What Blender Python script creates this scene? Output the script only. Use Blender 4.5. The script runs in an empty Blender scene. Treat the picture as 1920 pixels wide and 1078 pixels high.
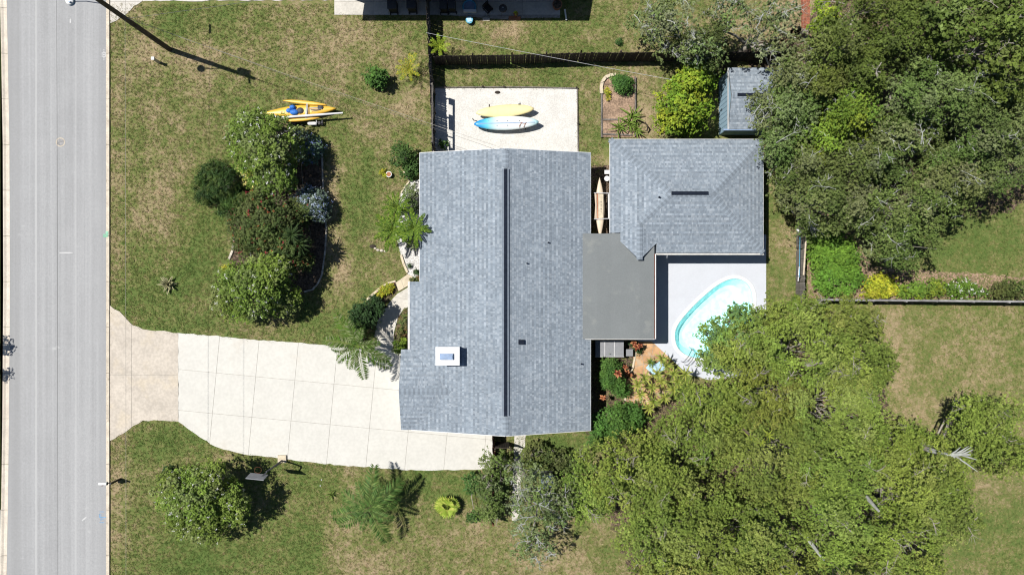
import bpy, math, random
import numpy as np
from mathutils import Vector, Matrix

# ---------------------------------------------------------------- camera, sky, sun, exposure
H = 45.7            # drone height in metres
F = 1280.0          # focal length in pixels of the 1920 px wide photograph
scene = bpy.context.scene
cam_d = bpy.data.cameras.new('camera'); cam = bpy.data.objects.new('camera', cam_d)
scene.collection.objects.link(cam); scene.camera = cam
cam.location = (0, 0, H); cam.rotation_euler = (0, 0, 0)
cam_d.sensor_width = 36; cam_d.lens = 24; cam_d.clip_end = 1000; cam_d.clip_start = 0.5

SUNV = Vector((-0.5, 0.172, 1.0)).normalized()
world = bpy.data.worlds.new('World'); scene.world = world; world.use_nodes = True
wn = world.node_tree.nodes; wl = world.node_tree.links
bg = wn['Background']; sky = wn.new('ShaderNodeTexSky'); sky.sky_type = 'NISHITA'
sky.sun_disc = False; sky.ozone_density = 2.5; sky.dust_density = 0.4
sky.sun_elevation = math.asin(SUNV.z)
sky.sun_rotation = math.atan2(SUNV.x, SUNV.y) % (2 * math.pi)
wl.new(sky.outputs[0], bg.inputs[0]); bg.inputs[1].default_value = 0.052
sun_d = bpy.data.lights.new('sun', 'SUN'); sun_d.energy = 4.8; sun_d.angle = math.radians(0.5)
sun_d.color = (1.0, 0.965, 0.9)
sun = bpy.data.objects.new('sun', sun_d); scene.collection.objects.link(sun)
sun.rotation_euler = SUNV.to_track_quat('Z', 'Y').to_euler(); sun.location = (-30, 10, 60)
scene.view_settings.view_transform = 'Standard'; scene.view_settings.look = 'None'
scene.view_settings.exposure = 0.42; scene.view_settings.gamma = 1
scene.view_settings.use_curve_mapping = False
scene.render.engine = 'CYCLES'
scene.cycles.filter_width = 1.15; scene.cycles.max_bounces = 6; scene.cycles.diffuse_bounces = 3; scene.cycles.transparent_max_bounces = 12

rnd = random.Random(5)
ORG = {}
def P(px, py, z=0.0):
    """pixel of the photograph at height z -> metres"""
    return ((px - 960) * (H - z) / F, (539 - py) * (H - z) / F, z)
def Q(px, py, z=0.0):
    return P(px, py, z)[:2]
def poly(pts, z=0.0): return [Q(x, y, z) for x, y in pts]

# ---------------------------------------------------------------- materials
def new_mat(name):
    m = bpy.data.materials.new(name); m.use_nodes = True
    nt = m.node_tree
    return m, nt, nt.nodes, nt.links, nt.nodes['Principled BSDF']
def mth(nt, op, a, b=None, c=None):
    n = nt.nodes.new('ShaderNodeMath'); n.operation = op
    for i, v in enumerate((a, b, c)):
        if v is None: continue
        if isinstance(v, (int, float)): n.inputs[i].default_value = v
        else: nt.links.new(v, n.inputs[i])
    return n.outputs[0]
def mixc(nt, fac, a, b, mode='MIX'):
    n = nt.nodes.new('ShaderNodeMix'); n.data_type = 'RGBA'; n.blend_type = mode
    for i, v in ((0, fac), (6, a), (7, b)):
        if isinstance(v, (int, float)): n.inputs[i].default_value = v
        elif isinstance(v, tuple): n.inputs[i].default_value = (*v[:3], 1)
        else: nt.links.new(v, n.inputs[i])
    return n.outputs[2]
def noise(nt, vec, scale, detail=4, rough=0.6, sx=None):
    n = nt.nodes.new('ShaderNodeTexNoise'); n.inputs['Scale'].default_value = scale
    n.inputs['Detail'].default_value = detail; n.inputs['Roughness'].default_value = rough
    if sx:
        mp = nt.nodes.new('ShaderNodeMapping'); mp.inputs['Scale'].default_value = sx
        nt.links.new(vec, mp.inputs[0]); vec = mp.outputs[0]
    nt.links.new(vec, n.inputs['Vector'])
    return n.outputs['Fac']
def ramp(nt, v, lo, hi):
    n = nt.nodes.new('ShaderNodeMapRange'); n.inputs[1].default_value = lo; n.inputs[2].default_value = hi
    n.interpolation_type = 'SMOOTHSTEP'
    nt.links.new(v, n.inputs[0]); return n.outputs[0]
def pos(nt): return nt.nodes.new('ShaderNodeNewGeometry').outputs['Position']

def mat(name, rgb, rough=0.8, var=0.25, scale=6.0, bump=0.0, metal=0.0, spec=0.3, objvar=0.0, col=False,
        stain=None, fine=None, trans=0.0):
    m, nt, N, L, b = new_mat(name)
    tc = nt.nodes.new('ShaderNodeTexCoord').outputs['Object']
    n1 = noise(nt, tc, scale, 5, 0.65)
    dark = tuple(c * (1 - var) for c in rgb); lite = tuple(min(1, c * (1 + var)) for c in rgb)
    c = mixc(nt, ramp(nt, n1, 0.3, 0.7), dark, lite)
    if stain:
        s = noise(nt, tc, stain[1], 4, 0.6); c = mixc(nt, ramp(nt, s, stain[2], stain[2] + 0.15), c, stain[0])
    if fine:
        f = noise(nt, tc, fine[0], 2, 0.5); c = mixc(nt, 1.0, c, mixc(nt, ramp(nt, f, 0.35, 0.65), (1 - fine[1],) * 3, (1 + fine[1],) * 3), 'MULTIPLY')
    if objvar:
        oi = nt.nodes.new('ShaderNodeObjectInfo').outputs['Random']
        v = mth(nt, 'ADD', mth(nt, 'MULTIPLY', oi, 2 * objvar), 1 - objvar)
        cc = nt.nodes.new('ShaderNodeCombineColor')
        for i in range(3): L.new(v, cc.inputs[i])
        c = mixc(nt, 1.0, c, cc.outputs[0], 'MULTIPLY')
    if col:
        a = nt.nodes.new('ShaderNodeAttribute'); a.attribute_name = 'Col'
        c = mixc(nt, 1.0, c, a.outputs['Color'], 'MULTIPLY')
    L.new(c, b.inputs['Base Color'])
    b.inputs['Roughness'].default_value = rough; b.inputs['Metallic'].default_value = metal
    b.inputs['Specular IOR Level'].default_value = spec
    if bump:
        bn = nt.nodes.new('ShaderNodeBump'); bn.inputs['Strength'].default_value = 0.6
        bn.inputs['Distance'].default_value = bump
        L.new(noise(nt, tc, scale * 6, 6, 0.7), bn.inputs['Height']); L.new(bn.outputs[0], b.inputs['Normal'])
    if trans:
        tr = nt.nodes.new('ShaderNodeBsdfTranslucent'); L.new(c, tr.inputs[0])
        mx = nt.nodes.new('ShaderNodeMixShader'); mx.inputs[0].default_value = trans
        L.new(b.outputs[0], mx.inputs[1]); L.new(tr.outputs[0], mx.inputs[2])
        L.new(mx.outputs[0], N['Material Output'].inputs[0])
    return m

M = {}
# lawn: the 'dry' attribute (0 lush .. 1 bare) steers a noise-broken mix of greens, straw and soil
def lawn_mat():
    m, nt, N, L, b = new_mat('lawn_grass')
    p = pos(nt)
    a = nt.nodes.new('ShaderNodeAttribute'); a.attribute_name = 'dry'
    n1 = noise(nt, p, 0.55, 6, 0.72); n2 = noise(nt, p, 2.6, 6, 0.75); n3 = noise(nt, p, 7.0, 5, 0.8)
    n4 = noise(nt, p, 0.16, 3, 0.5)
    t = mth(nt, 'ADD', a.outputs['Fac'], mth(nt, 'MULTIPLY', mth(nt, 'SUBTRACT', n1, 0.5), 1.5))
    t = mth(nt, 'ADD', t, mth(nt, 'MULTIPLY', mth(nt, 'SUBTRACT', n2, 0.5), 1.5))
    t = mth(nt, 'ADD', t, mth(nt, 'MULTIPLY', mth(nt, 'SUBTRACT', n3, 0.5), 1.3))
    cr = nt.nodes.new('ShaderNodeValToRGB'); e = cr.color_ramp.elements
    e[0].position = 0.0; e[0].color = (0.078, 0.124, 0.031, 1)
    e[1].position = 1.0; e[1].color = (0.33, 0.25, 0.16, 1)
    for q, c in ((0.26, (0.110, 0.141, 0.041)), (0.45, (0.154, 0.158, 0.057)), (0.60, (0.208, 0.184, 0.09)), (0.80, (0.29, 0.225, 0.138))):
        k = e.new(q); k.color = (*c, 1)
    L.new(t, cr.inputs[0])
    c = mixc(nt, mth(nt, 'MULTIPLY', n4, 0.2), cr.outputs[0], (0.11, 0.125, 0.035))
    ra = nt.nodes.new('ShaderNodeAttribute'); ra.attribute_name = 'tint'
    c = mixc(nt, 1.0, c, ra.outputs['Color'], 'MULTIPLY')
    L.new(c, b.inputs['Base Color']); b.inputs['Roughness'].default_value = 0.9
    b.inputs['Specular IOR Level'].default_value = 0.1
    bn = nt.nodes.new('ShaderNodeBump'); bn.inputs['Distance'].default_value = 0.05; bn.inputs['Strength'].default_value = 0.7
    L.new(n3, bn.inputs['Height']); L.new(bn.outputs[0], b.inputs['Normal'])
    return m
M['lawn'] = lawn_mat()

def asphalt_mat():
    m, nt, N, L, b = new_mat('asphalt')
    p = pos(nt)
    s1 = noise(nt, p, 1.0, 3, 0.6, (1.6, 0.02, 1)); s2 = noise(nt, p, 0.5, 4, 0.6)
    s3 = noise(nt, p, 38.0, 3, 0.7); s4 = noise(nt, p, 1.0, 4, 0.6, (7, 0.05, 1)); s5 = noise(nt, p, 6, 5, 0.7)
    c = mixc(nt, ramp(nt, s1, 0.3, 0.7), (0.268, 0.27, 0.274), (0.335, 0.337, 0.342))
    c = mixc(nt, mth(nt, 'MULTIPLY', ramp(nt, s2, 0.35, 0.75), 0.45), c, (0.345, 0.347, 0.352))
    c = mixc(nt, mth(nt, 'MULTIPLY', ramp(nt, s4, 0.4, 0.7), 0.3), c, (0.25, 0.252, 0.257))
    c = mixc(nt, 1.0, c, mixc(nt, ramp(nt, s3, 0.3, 0.7), (0.84, 0.84, 0.84), (1.12, 1.12, 1.12)), 'MULTIPLY')
    c = mixc(nt, 1.0, c, mixc(nt, ramp(nt, s5, 0.3, 0.7), (0.94, 0.94, 0.94), (1.05, 1.05, 1.05)), 'MULTIPLY')
    sx = nt.nodes.new('ShaderNodeSeparateXYZ'); L.new(p, sx.inputs[0])
    def band(x, w): return ramp(nt, mth(nt, 'ABSOLUTE', mth(nt, 'SUBTRACT', mth(nt, 'ADD', sx.outputs[0], mth(nt, 'MULTIPLY', mth(nt, 'SUBTRACT', s5, 0.5), 0.08)), x)), w, w * 0.3)
    c = mixc(nt, mth(nt, 'MULTIPLY', band(-31.86, 0.09), 0.5), c, (0.42, 0.42, 0.42))
    c = mixc(nt, mth(nt, 'MULTIPLY', band(-29.2, 0.08), 0.3), c, (0.40, 0.40, 0.40))
    c = mixc(nt, mth(nt, 'MULTIPLY', band(-33.3, 0.7), 0.35), c, (0.2, 0.2, 0.2))
    c = mixc(nt, mth(nt, 'MULTIPLY', band(-27.3, 0.5), 0.3), c, (0.23, 0.23, 0.235))
    v = noise(nt, p, 0.9, 3, 0.5); c = mixc(nt, mth(nt, 'MULTIPLY', ramp(nt, v, 0.70, 0.76), 0.5), c, (0.44, 0.44, 0.44))
    L.new(c, b.inputs['Base Color']); b.inputs['Roughness'].default_value = 0.85; b.inputs['Specular IOR Level'].default_value = 0.2
    bn = nt.nodes.new('ShaderNodeBump'); bn.inputs['Distance'].default_value = 0.01; L.new(s3, bn.inputs['Height']); L.new(bn.outputs[0], b.inputs['Normal'])
    return m
M['asphalt'] = asphalt_mat()
M['kerb'] = mat('kerb_concrete', (0.46, 0.405, 0.33), 0.9, 0.14, 1.5, 0.01, objvar=0.06, stain=((0.30, 0.26, 0.2), 2.2, 0.56), fine=(20, 0.12))
M['kerbl'] = mat('kerb_concrete_pale', (0.56, 0.50, 0.42), 0.9, 0.1, 1.5, 0.01, objvar=0.04, fine=(20, 0.1))
M['drive'] = mat('driveway_concrete', (0.505, 0.492, 0.455), 0.9, 0.03, 0.8, 0.004, objvar=0.02, fine=(5, 0.03), stain=((0.49, 0.465, 0.42), 0.35, 0.6))
M['apron'] = mat('apron_concrete', (0.43, 0.385, 0.33), 0.9, 0.09, 0.7, 0.004, objvar=0.04, stain=((0.45, 0.395, 0.32), 0.5, 0.52), fine=(6, 0.07))
M['joint'] = mat('joint_dirt', (0.30, 0.28, 0.25), 1.0, 0.2, 4)
M['path'] = mat('walkway_concrete', (0.48, 0.455, 0.41), 0.9, 0.08, 1.5, 0.006, objvar=0.03, fine=(7, 0.06))
M['cream'] = mat('cream_curb', (0.50, 0.43, 0.32), 0.85, 0.15, 6, 0.01)
M['sand'] = mat('white_sand', (0.53, 0.515, 0.485), 1.0, 0.07, 1.2, 0.02, fine=(16, 0.10), stain=((0.40, 0.36, 0.30), 4.5, 0.66))
M['mulch'] = mat('mulch', (0.095, 0.068, 0.048), 1.0, 0.5, 3, 0.05, fine=(9, 0.5))
M['soil'] = mat('pale_soil', (0.26, 0.18, 0.125), 1.0, 0.3, 2, 0.03, fine=(10, 0.25))
M['redpath'] = mat('red_brick_path', (0.24, 0.085, 0.05), 1.0, 0.3, 3, 0.02, fine=(10, 0.2), objvar=0.15)
M['deck'] = mat('pool_deck_coating', (0.465, 0.485, 0.53), 0.7, 0.02, 0.9, 0.0, objvar=0.012, fine=(10, 0.015))
M['coping'] = mat('pool_coping', (0.60, 0.62, 0.63), 0.6, 0.04, 3, 0.0)
M['plaster'] = mat('pool_plaster', (0.66, 0.93, 0.95), 0.8, 0.06, 1.6, 0.0, fine=(3.5, 0.10))
M['patio'] = mat('orange_flagstone', (0.42, 0.25, 0.13), 0.9, 0.22, 2.0, 0.01, objvar=0.22, stain=((0.40, 0.31, 0.21), 1.5, 0.5))
M['shingle'] = mat('asphalt_shingle', (0.80, 0.80, 0.80), 0.95, 0.06, 0.5, 0.004, col=True, spec=0.15, fine=(30, 0.10))
M['deckwood'] = mat('roof_deck', (0.16, 0.17, 0.18), 0.9, 0.1, 3)
M['rolled'] = mat('rolled_roofing', (0.160, 0.172, 0.175), 0.9, 0.04, 0.5, 0.002, objvar=0.03, spec=0.15, fine=(14, 0.04), stain=((0.19, 0.20, 0.195), 0.8, 0.55))
M['vent'] = mat('dark_ridge_vent', (0.012, 0.016, 0.026), 0.95, 0.2, 5, spec=0.05)
M['flange'] = mat('vent_flange_grey', (0.15, 0.175, 0.21), 0.95, 0.1, 5, spec=0.1)
M['white'] = mat('white_paint', (0.60, 0.60, 0.60), 0.6, 0.05, 3, spec=0.4)
M['white2'] = mat('weathered_white_paint', (0.50, 0.49, 0.47), 0.7, 0.12, 4, stain=((0.25, 0.17, 0.11), 2.0, 0.66))
M['chimney'] = mat('chimney_metal_white', (0.58, 0.61, 0.66), 0.5, 0.05, 3, spec=0.4)
M['bluegrey'] = mat('blue_grey_metal', (0.20, 0.28, 0.42), 0.45, 0.15, 3, spec=0.5)
M['stucco'] = mat('house_stucco', (0.46, 0.45, 0.42), 0.95, 0.06, 3, 0.01)
M['lblue'] = mat('light_blue_siding', (0.27, 0.40, 0.50), 0.8, 0.08, 3)
M['glass'] = mat('window_glass', (0.04, 0.05, 0.06), 0.08, 0.1, 2, spec=0.8)
M['wood'] = mat('weathered_fence_wood', (0.15, 0.135, 0.12), 0.95, 0.35, 2.5, 0.008, objvar=0.25, fine=(14, 0.2))
M['dwood'] = mat('dark_fence_wood', (0.042, 0.033, 0.027), 0.95, 0.35, 2.5, 0.008, objvar=0.3, fine=(14, 0.25))
M['greywood'] = mat('grey_fence_wood', (0.22, 0.215, 0.215), 0.95, 0.25, 2.5, 0.008, objvar=0.2)
M['bark'] = mat('pale_bark', (0.25, 0.23, 0.195), 0.95, 0.3, 3, 0.02)
M['dbark'] = mat('brown_bark', (0.17, 0.13, 0.095), 0.95, 0.3, 3, 0.02)
M['lichen'] = mat('lichen_branch', (0.29, 0.30, 0.275), 0.95, 0.2, 3, 0.01)
M['leaf'] = mat('leaves', (1.0, 1.0, 1.0), 0.65, 0.14, 1.2, col=True, spec=0.16, trans=0.13)
M['petal'] = mat('petals', (1.0, 1.0, 1.0), 0.7, 0.02, 4, col=True, trans=0.2)
M['frond'] = mat('palm_frond', (1.0, 1.0, 1.0), 0.6, 0.2, 2.0, col=True, spec=0.15, trans=0.2)
M['black'] = mat('black_plastic', (0.018, 0.018, 0.02), 0.5, 0.2, 4)
M['dgrey'] = mat('dark_grey_plastic', (0.05, 0.052, 0.06), 0.6, 0.2, 4)
M['grey'] = mat('grey_panel', (0.20, 0.205, 0.22), 0.7, 0.06, 3, objvar=0.03, fine=(10, 0.05))
M['lgrey'] = mat('light_grey_metal', (0.45, 0.45, 0.46), 0.5, 0.08, 4, spec=0.5)
M['steel'] = mat('steel', (0.30, 0.30, 0.32), 0.3, 0.1, 4, metal=0.8)
M['hull_y'] = mat('yellow_hull', (0.66, 0.385, 0.045), 0.4, 0.08, 3, spec=0.4)
M['hull_py'] = mat('faded_yellow_hull', (0.70, 0.60, 0.31), 0.45, 0.06, 3, spec=0.4)
M['hull_c'] = mat('gradient_hull', (0.95, 0.95, 0.95), 0.35, 0.03, 3, col=True, spec=0.4)
M['hull_cream'] = mat('cream_hull', (0.56, 0.46, 0.35), 0.5, 0.06, 3, spec=0.4)
M['blue'] = mat('blue_fabric', (0.03, 0.15, 0.50), 0.6, 0.2, 5)
M['lightblue'] = mat('light_blue_plastic', (0.36, 0.52, 0.62), 0.5, 0.1, 4)
M['polyblue'] = mat('blue_pole', (0.10, 0.34, 0.48), 0.4, 0.1, 4)
M['stone'] = mat('pale_stone', (0.42, 0.38, 0.32), 0.95, 0.2, 5, 0.02, objvar=0.25)
M['gravel'] = mat('white_gravel', (0.54, 0.53, 0.51), 1.0, 0.12, 6, 0.04, fine=(14, 0.16))
M['rust'] = mat('rusty_brown', (0.14, 0.05, 0.03), 0.9, 0.3, 4)
M['paintw'] = mat('utility_paint_white', (0.46, 0.46, 0.46), 0.9, 0.1, 5)
M['paintb'] = mat('utility_paint_blue', (0.14, 0.27, 0.44), 0.9, 0.25, 8)
M['paintg'] = mat('utility_paint_green', (0.22, 0.42, 0.30), 0.9, 0.3, 8)
M['iron'] = mat('manhole_iron', (0.24, 0.235, 0.235), 0.8, 0.3, 6)
M['polewood'] = mat('pole_wood', (0.075, 0.058, 0.042), 0.95, 0.3, 3, 0.01)
M['wire'] = mat('wire_sheath', (0.30, 0.28, 0.25), 0.6, 0.1, 4)
M['dwire'] = mat('dark_wire', (0.10, 0.10, 0.10), 0.6, 0.1, 4)
M['terra'] = mat('terracotta', (0.35, 0.15, 0.08), 0.9, 0.2, 5)
M['solar'] = mat('blue_glass_top', (0.25, 0.32, 0.40), 0.3, 0.3, 5, spec=0.5)
def water_mat():
    m, nt, N, L, b = new_mat('pool_water')
    g = nt.nodes.new('ShaderNodeBsdfGlossy'); g.inputs['Roughness'].default_value = 0.03
    t = nt.nodes.new('ShaderNodeBsdfTransparent'); t.inputs[0].default_value = (0.84, 0.99, 0.995, 1)
    fr = nt.nodes.new('ShaderNodeFresnel'); fr.inputs[0].default_value = 1.33
    bn = nt.nodes.new('ShaderNodeBump'); bn.inputs['Distance'].default_value = 0.03
    L.new(noise(nt, pos(nt), 5, 3), bn.inputs['Height']); L.new(bn.outputs[0], g.inputs['Normal']); L.new(bn.outputs[0], fr.inputs['Normal'])
    mx = nt.nodes.new('ShaderNodeMixShader'); L.new(fr.outputs[0], mx.inputs[0])
    L.new(t.outputs[0], mx.inputs[1]); L.new(g.outputs[0], mx.inputs[2]); L.new(mx.outputs[0], N['Material Output'].inputs[0])
    return m
M['water'] = water_mat()

# ---------------------------------------------------------------- object helpers
COL = scene.collection
def tag(o, label=None, cat=None, group=None, kind=None):
    if label: o['label'] = label
    if cat: o['category'] = cat
    if group: o['group'] = group
    if kind: o['kind'] = kind
    return o
def thing(name, loc, label=None, cat=None, group=None, rz=0.0, kind=None):
    o = bpy.data.objects.new(name, None); COL.objects.link(o)
    o.location = loc if len(loc) == 3 else (*loc, 0); o.rotation_euler = (0, 0, rz); o.empty_display_size = 0.3
    ORG[o.name] = Vector(o.location)
    return tag(o, label, cat, group, kind)
class MB:
    def __init__(s): s.v = []; s.f = []; s.c = []; s.cur = (1, 1, 1)
    def add(s, vs, fs):
        n = len(s.v); s.v += [tuple(p) for p in vs]; s.c += [s.cur] * len(vs)
        s.f += [tuple(i + n for i in f) for f in fs]; return s
    def box(s, c, d, rz=0.0, rx=0.0, ry=0.0):
        R = Matrix.Rotation(rz, 3, 'Z') @ Matrix.Rotation(ry, 3, 'Y') @ Matrix.Rotation(rx, 3, 'X')
        vs = [Vector(c) + R @ Vector((x * d[0] / 2, y * d[1] / 2, z * d[2] / 2)) for x in (-1, 1) for y in (-1, 1) for z in (-1, 1)]
        return s.add(vs, [(0, 1, 3, 2), (4, 6, 7, 5), (0, 4, 5, 1), (2, 3, 7, 6), (0, 2, 6, 4), (1, 5, 7, 3)])
    def bar(s, a, b, w, h=None):
        h = h or w; a = Vector(a); b = Vector(b); d = b - a; L = d.length
        rz = math.atan2(d.y, d.x); ry = -math.asin(max(-1, min(1, d.z / L)))
        return s.box((a + b) / 2, (L, w, h), rz, 0, ry)
    def prism(s, pts, z0, z1):
        a = sum(pts[i][0] * pts[(i + 1) % len(pts)][1] - pts[(i + 1) % len(pts)][0] * pts[i][1] for i in range(len(pts)))
        if a < 0: pts = pts[::-1]
        n = len(pts)
        return s.add([(x, y, z0) for x, y in pts] + [(x, y, z1) for x, y in pts],
                     [tuple(range(n, 2 * n)), tuple(range(n - 1, -1, -1))] + [(i, (i + 1) % n, n + (i + 1) % n, n + i) for i in range(n)])
    def sheet(s, pts, z):
        a = sum(pts[i][0] * pts[(i + 1) % len(pts)][1] - pts[(i + 1) % len(pts)][0] * pts[i][1] for i in range(len(pts)))
        if a < 0: pts = pts[::-1]
        return s.add([(x, y, z) for x, y in pts], [tuple(range(len(pts)))])
    def tube(s, pts, rad, n=6, cap=True):
        pts = [Vector(p) for p in pts]
        if isinstance(rad, (int, float)): rad = [rad] * len(pts)
        vs = []; ref = Vector((0.13, 0.31, 0.94)).normalized()
        for i, p in enumerate(pts):
            d = (pts[min(i + 1, len(pts) - 1)] - pts[max(i - 1, 0)]).normalized()
            r_ = ref if abs(d.dot(ref)) < 0.95 else Vector((1, 0, 0))
            u = d.cross(r_).normalized(); w = d.cross(u)
            for k in range(n):
                t = 2 * math.pi * k / n; vs.append(p + (u * math.cos(t) + w * math.sin(t)) * rad[i])
        fs = [(i * n + k, i * n + (k + 1) % n, (i + 1) * n + (k + 1) % n, (i + 1) * n + k) for i in range(len(pts) - 1) for k in range(n)]
        if cap: fs += [tuple(range(n - 1, -1, -1)), tuple(range((len(pts) - 1) * n, len(pts) * n))]
        return s.add(vs, fs)
    def cyl(s, c, r, h, n=16, r2=None): return s.tube([c, (c[0], c[1], c[2] + h)], [r, r if r2 is None else r2], n)
    def dome(s, c, rx, ry, rz, n=12, m=5):
        vs = []
        for j in range(m):
            t = j / m * math.pi / 2
            for k in range(n):
                a = 2 * math.pi * k / n; vs.append((c[0] + rx * math.cos(t) * math.cos(a), c[1] + ry * math.cos(t) * math.sin(a), c[2] + rz * math.sin(t)))
        vs.append((c[0], c[1], c[2] + rz))
        fs = [(j * n + k, j * n + (k + 1) % n, (j + 1) * n + (k + 1) % n, (j + 1) * n + k) for j in range(m - 1) for k in range(n)]
        fs += [((m - 1) * n + k, (m - 1) * n + (k + 1) % n, m * n) for k in range(n)]
        return s.add(vs, fs)
    def mesh(s, name, m, org=Vector((0, 0, 0))):
        me = bpy.data.meshes.new(name)
        me.from_pydata([(p[0] - org[0], p[1] - org[1], p[2] - org[2]) for p in s.v], [], s.f)
        if m in ('shingle', 'leaf', 'petal', 'frond', 'hull_c'):
            ca = me.color_attributes.new('Col', 'FLOAT_COLOR', 'POINT')
            ca.data.foreach_set('color', np.array([(*c, 1.0) for c in s.c], dtype=np.float32).ravel())
        me.materials.append(M[m]); return me
    def build(s, name, m, parent=None, kind=None, smooth=False, label=None):
        root = parent
        off = Vector((0, 0, 0))
        while root is not None: off = off + Vector(root.location); root = root.parent
        me = s.mesh(name, m, off)
        if smooth: me.polygons.foreach_set('use_smooth', [True] * len(me.polygons))
        o = bpy.data.objects.new(name, me); COL.objects.link(o)
        if parent is not None: o.parent = parent
        return tag(o, label, None, None, kind)
def top(name, mb, m, label, cat, group=None, kind=None, smooth=False):
    """a thing made of one mesh"""
    c = [sum(v[i] for v in mb.v) / len(mb.v) for i in (0, 1)]; org = Vector((c[0], c[1], 0))
    me = mb.mesh(name, m, org)
    if smooth: me.polygons.foreach_set('use_smooth', [True] * len(me.polygons))
    o = bpy.data.objects.new(name, me); COL.objects.link(o); o.location = org
    return tag(o, label, cat, group, kind)
def structure(name, mb, m, parent=None):
    o = mb.build(name, m, parent)
    if parent is None: o['kind'] = 'structure'
    return o
def inst(name, me, parent, loc=(0, 0, 0), rot=(0, 0, 0), sc=(1, 1, 1)):
    o = bpy.data.objects.new(name, me); COL.objects.link(o); o.parent = parent
    o.location = loc; o.rotation_euler = rot; o.scale = sc; return o
def clip(sub, cell):
    """Sutherland-Hodgman: polygon sub clipped to convex ccw cell"""
    out = list(sub)
    for i in range(len(cell)):
        a = cell[i]; b = cell[(i + 1) % len(cell)]; inp = out; out = []
        def side(p): return (b[0] - a[0]) * (p[1] - a[1]) - (b[1] - a[1]) * (p[0] - a[0])
        for k in range(len(inp)):
            p = inp[k - 1]; q = inp[k]; sp = side(p); sq = side(q)
            if (sp >= 0) != (sq >= 0):
                t = sp / (sp - sq); out.append((p[0] + (q[0] - p[0]) * t, p[1] + (q[1] - p[1]) * t))
            if sq >= 0: out.append(q)
        if len(out) < 3: return []
    return out
def area(p): return abs(sum(p[i - 1][0] * p[i][1] - p[i][0] * p[i - 1][1] for i in range(len(p)))) / 2
def pip(x, y, pl):
    inside = np.zeros(x.shape, bool); n = len(pl)
    for i in range(n):
        x1, y1 = pl[i]; x2, y2 = pl[(i + 1) % n]
        if y1 == y2: continue
        c = ((y1 > y) != (y2 > y)) & (x < (x2 - x1) * (y - y1) / (y2 - y1) + x1)
        inside ^= c
    return inside
def rough_edge(pts, amp, step, seed):
    """break straight outlines into an irregular one (grass creeping over concrete)"""
    r = random.Random(seed); out = []
    for i in range(len(pts)):
        a = pts[i]; b = pts[(i + 1) % len(pts)]; L = math.hypot(b[0] - a[0], b[1] - a[1]); n = max(1, int(L / step))
        for k in range(n):
            t = k / n; j = amp if k else 0
            out.append((a[0] + (b[0] - a[0]) * t + r.uniform(-j, j), a[1] + (b[1] - a[1]) * t + r.uniform(-j, j)))
    return out
# ================================================================= GROUND
ROAD_R, ROAD_L = [(199, -40), (199, 1120)], [(10, -60), (13, 0), (18, 270), (19, 540), (17, 808), (13, 1078), (11, 1140)]
DRIVE = [(335, 624), (400, 629), (460, 635), (590, 645), (645, 651), (700, 655), (770, 655), (1000, 660), (1000, 812), (923, 812), (923, 878), (880, 880), (850, 881),
         (780, 881), (700, 876), (600, 868), (520, 858), (480, 853), (450, 849), (420, 842), (395, 832), (360, 808), (335, 790)]
APRON = [(206, 572), (225, 584), (238, 598), (250, 610), (268, 617), (300, 620), (335, 624), (335, 790), (300, 788), (268, 788), (250, 798), (232, 812), (206, 826)]
SAND = [(816, 166), (1081, 166), (1083, 300), (816, 300)]
WALK = [(702, 655), (702, 630), (708, 604), (717, 585), (731, 566), (745, 551), (768, 537), (790, 533), (790, 572), (768, 573), (754, 583), (745, 600), (739, 622), (737, 655)]
ISLAND = [(455, 300), (500, 250), (540, 245), (575, 252), (603, 268), (607, 300), (606, 360), (612, 440), (604, 520), (588, 545), (550, 555), (500, 560), (450, 540), (430, 500), (436, 460), (440, 420), (450, 360)]
GRAVELBED = [(800, 335), (770, 340), (752, 362), (745, 400), (742, 440), (752, 478), (764, 512), (772, 524), (800, 524)]
PATIO = [(1186, 662), (1192, 640), (1215, 630), (1243, 645), (1262, 672), (1262, 700), (1240, 745), (1200, 765), (1170, 750), (1172, 720), (1190, 690)]
DECKP = [(1190, 440), (1436, 440), (1436, 610), (1430, 700), (1330, 712), (1290, 702), (1222, 640), (1190, 640)]
RAISED = [(1129, 165), (1131, 150), (1140, 143), (1155, 140), (1189, 144), (1191, 200), (1190, 258), (1128, 258)]
NPATIO = [(627, -60), (800, -60), (1050, -60), (1050, 34), (925, 36), (850, 30), (800, 29), (690, 29), (627, 29)]

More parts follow.
